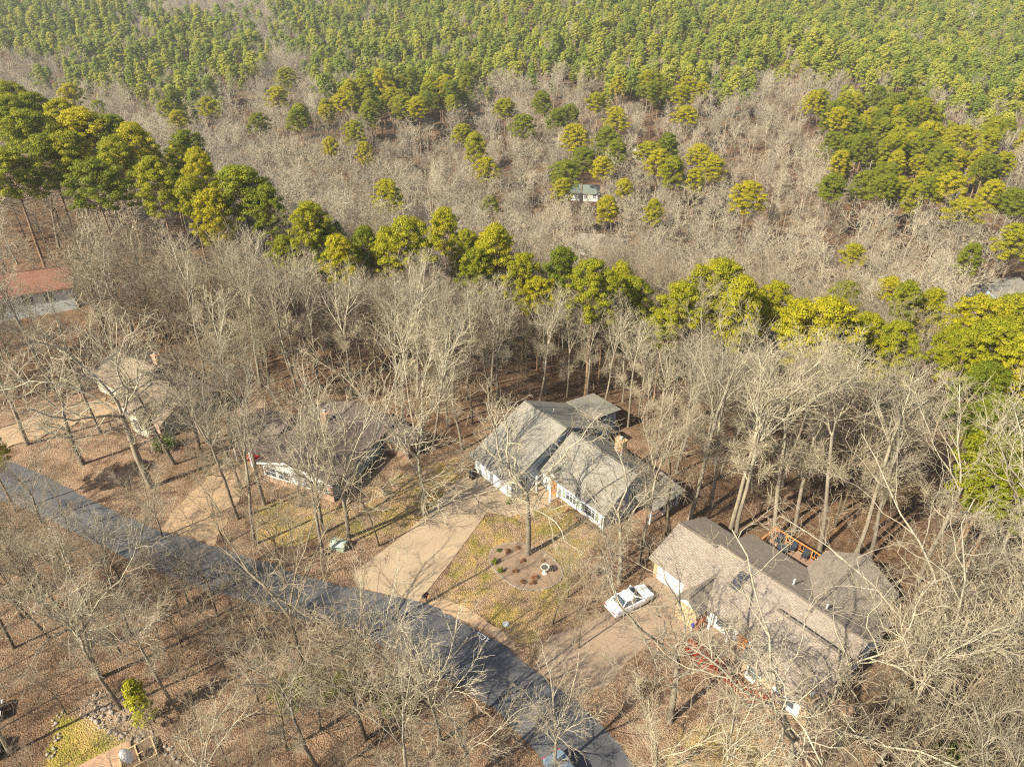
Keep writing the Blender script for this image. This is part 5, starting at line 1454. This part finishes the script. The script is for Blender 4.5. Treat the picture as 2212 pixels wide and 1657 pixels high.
def scatter(name, pts, protos, label, seed, srange, tilt=.04, variant=None, kind='stuff', mult=None):
    """one object whose vertices carry tree copies (a wood past counting)"""
    r = np.random.default_rng(seed)
    P = np.array([(x, y, gz(x, y) - .05) for x, y in pts], np.float32)
    me = bpy.data.meshes.new(name)
    me.vertices.add(len(P)); me.vertices.foreach_set('co', P.ravel())
    def attr(nm, tp, vals):
        a = me.attributes.new(nm, tp, 'POINT'); a.data.foreach_set('vector' if tp == 'FLOAT_VECTOR' else 'value', vals.ravel())
    n = len(P)
    rot = np.stack([r.normal(0, tilt, n), r.normal(0, tilt, n), r.uniform(0, 6.283, n)], -1).astype(np.float32)
    sc = r.uniform(srange[0], srange[1], n).astype(np.float32)
    if mult is not None: sc = sc * np.array(mult, np.float32)
    attr('turn', 'FLOAT_VECTOR', rot)
    attr('size', 'FLOAT_VECTOR', np.stack([sc * r.uniform(.88, 1.12, n), sc * r.uniform(.88, 1.12, n), sc * r.uniform(.85, 1.15, n)], -1).astype(np.float32))
    attr('variant', 'INT', (r.integers(0, len(protos), n) if variant is None else variant).astype(np.int32))
    o = link(name, me)
    tag(o, label, kind=kind)
    pc = bpy.data.collections.new(name + '_kinds')
    for i, pm in enumerate(protos):
        po = bpy.data.objects.new('%s_kind_%02d' % (name, i), pm); pc.objects.link(po)
    ng = bpy.data.node_groups.new(name + '_scatter', 'GeometryNodeTree')
    ng.interface.new_socket('Geometry', in_out='INPUT', socket_type='NodeSocketGeometry')
    ng.interface.new_socket('Geometry', in_out='OUTPUT', socket_type='NodeSocketGeometry')
    N = ng.nodes; Lk = ng.links
    gi = N.new('NodeGroupInput'); go = N.new('NodeGroupOutput')
    ip = N.new('GeometryNodeInstanceOnPoints'); ci = N.new('GeometryNodeCollectionInfo')
    ci.inputs['Collection'].default_value = pc
    ci.inputs['Separate Children'].default_value = True; ci.inputs['Reset Children'].default_value = True
    ip.inputs['Pick Instance'].default_value = True
    def na(nm, tp):
        a = N.new('GeometryNodeInputNamedAttribute'); a.data_type = tp; a.inputs['Name'].default_value = nm
        return a.outputs['Attribute']
    e2r = N.new('FunctionNodeEulerToRotation')
    Lk.new(na('turn', 'FLOAT_VECTOR'), e2r.inputs[0])
    Lk.new(gi.outputs[0], ip.inputs['Points']); Lk.new(ci.outputs[0], ip.inputs['Instance'])
    Lk.new(na('variant', 'INT'), ip.inputs['Instance Index']); Lk.new(e2r.outputs[0], ip.inputs['Rotation']); Lk.new(na('size', 'FLOAT_VECTOR'), ip.inputs['Scale'])
    Lk.new(ip.outputs[0], go.inputs[0])
    md = o.modifiers.new('scatter', 'NODES'); md.node_group = ng
    return o

scatter('bare_woods', rest_near, [b[0] for b in BARE['mid']], 'mass of leafless grey trees filling the slope behind the houses', 41, (.72, 1.0), mult=[young(x, y) for x, y in rest_near])
scatter('valley_woods', far_bare, [b[0] for b in BARE['far']], 'grey brown leafless forest filling the valley', 42, (.6, 1.05))
scatter('pine_forest', rest_pine, [b[0] for b in FARPINES], 'unbroken green pine forest on the far hillside', 43, (.42, 1.15))
# brush and saplings on the forest floor
def brush_ok(x, y):
    f, d_ = in_frame(x, y, gz(x, y), 1.08)
    return f and not blocked(x, y) and math.hypot(x, y) < 130
brush = sample(14000, -110, 90, 18, 130, 1.7, 51, brush_ok)
scatter('undergrowth', brush, [b[0] for b in BARE['brush']], 'bare brushy undergrowth on the woodland floor', 44, (.35, 1.0), .15)
print('trees: near', len(near), 'far bare', len(far_bare), 'far pine', len(far_pine), 'brush', len(brush))

# ------------------------------------------------------------------ thin winter haze over the valley
hz = MB().box(-1700, 1700, -520, 2000, -60, 110)
hm = bpy.data.materials.new('haze'); hm.use_nodes = True
hn = hm.node_tree.nodes; hn.clear()
ho = hn.new('ShaderNodeOutputMaterial'); hv = hn.new('ShaderNodeVolumePrincipled')
hv.inputs['Color'].default_value = (0.95, 0.95, 0.94, 1)
hv.inputs['Density'].default_value = 0.00018
hv.inputs['Anisotropy'].default_value = 0.2
hm.node_tree.links.new(hv.outputs[0], ho.inputs['Volume'])
tag(hz.build('haze', hm), 'thin pale haze in the air over the valley', kind='stuff')
scene.cycles.volume_bounces = 0
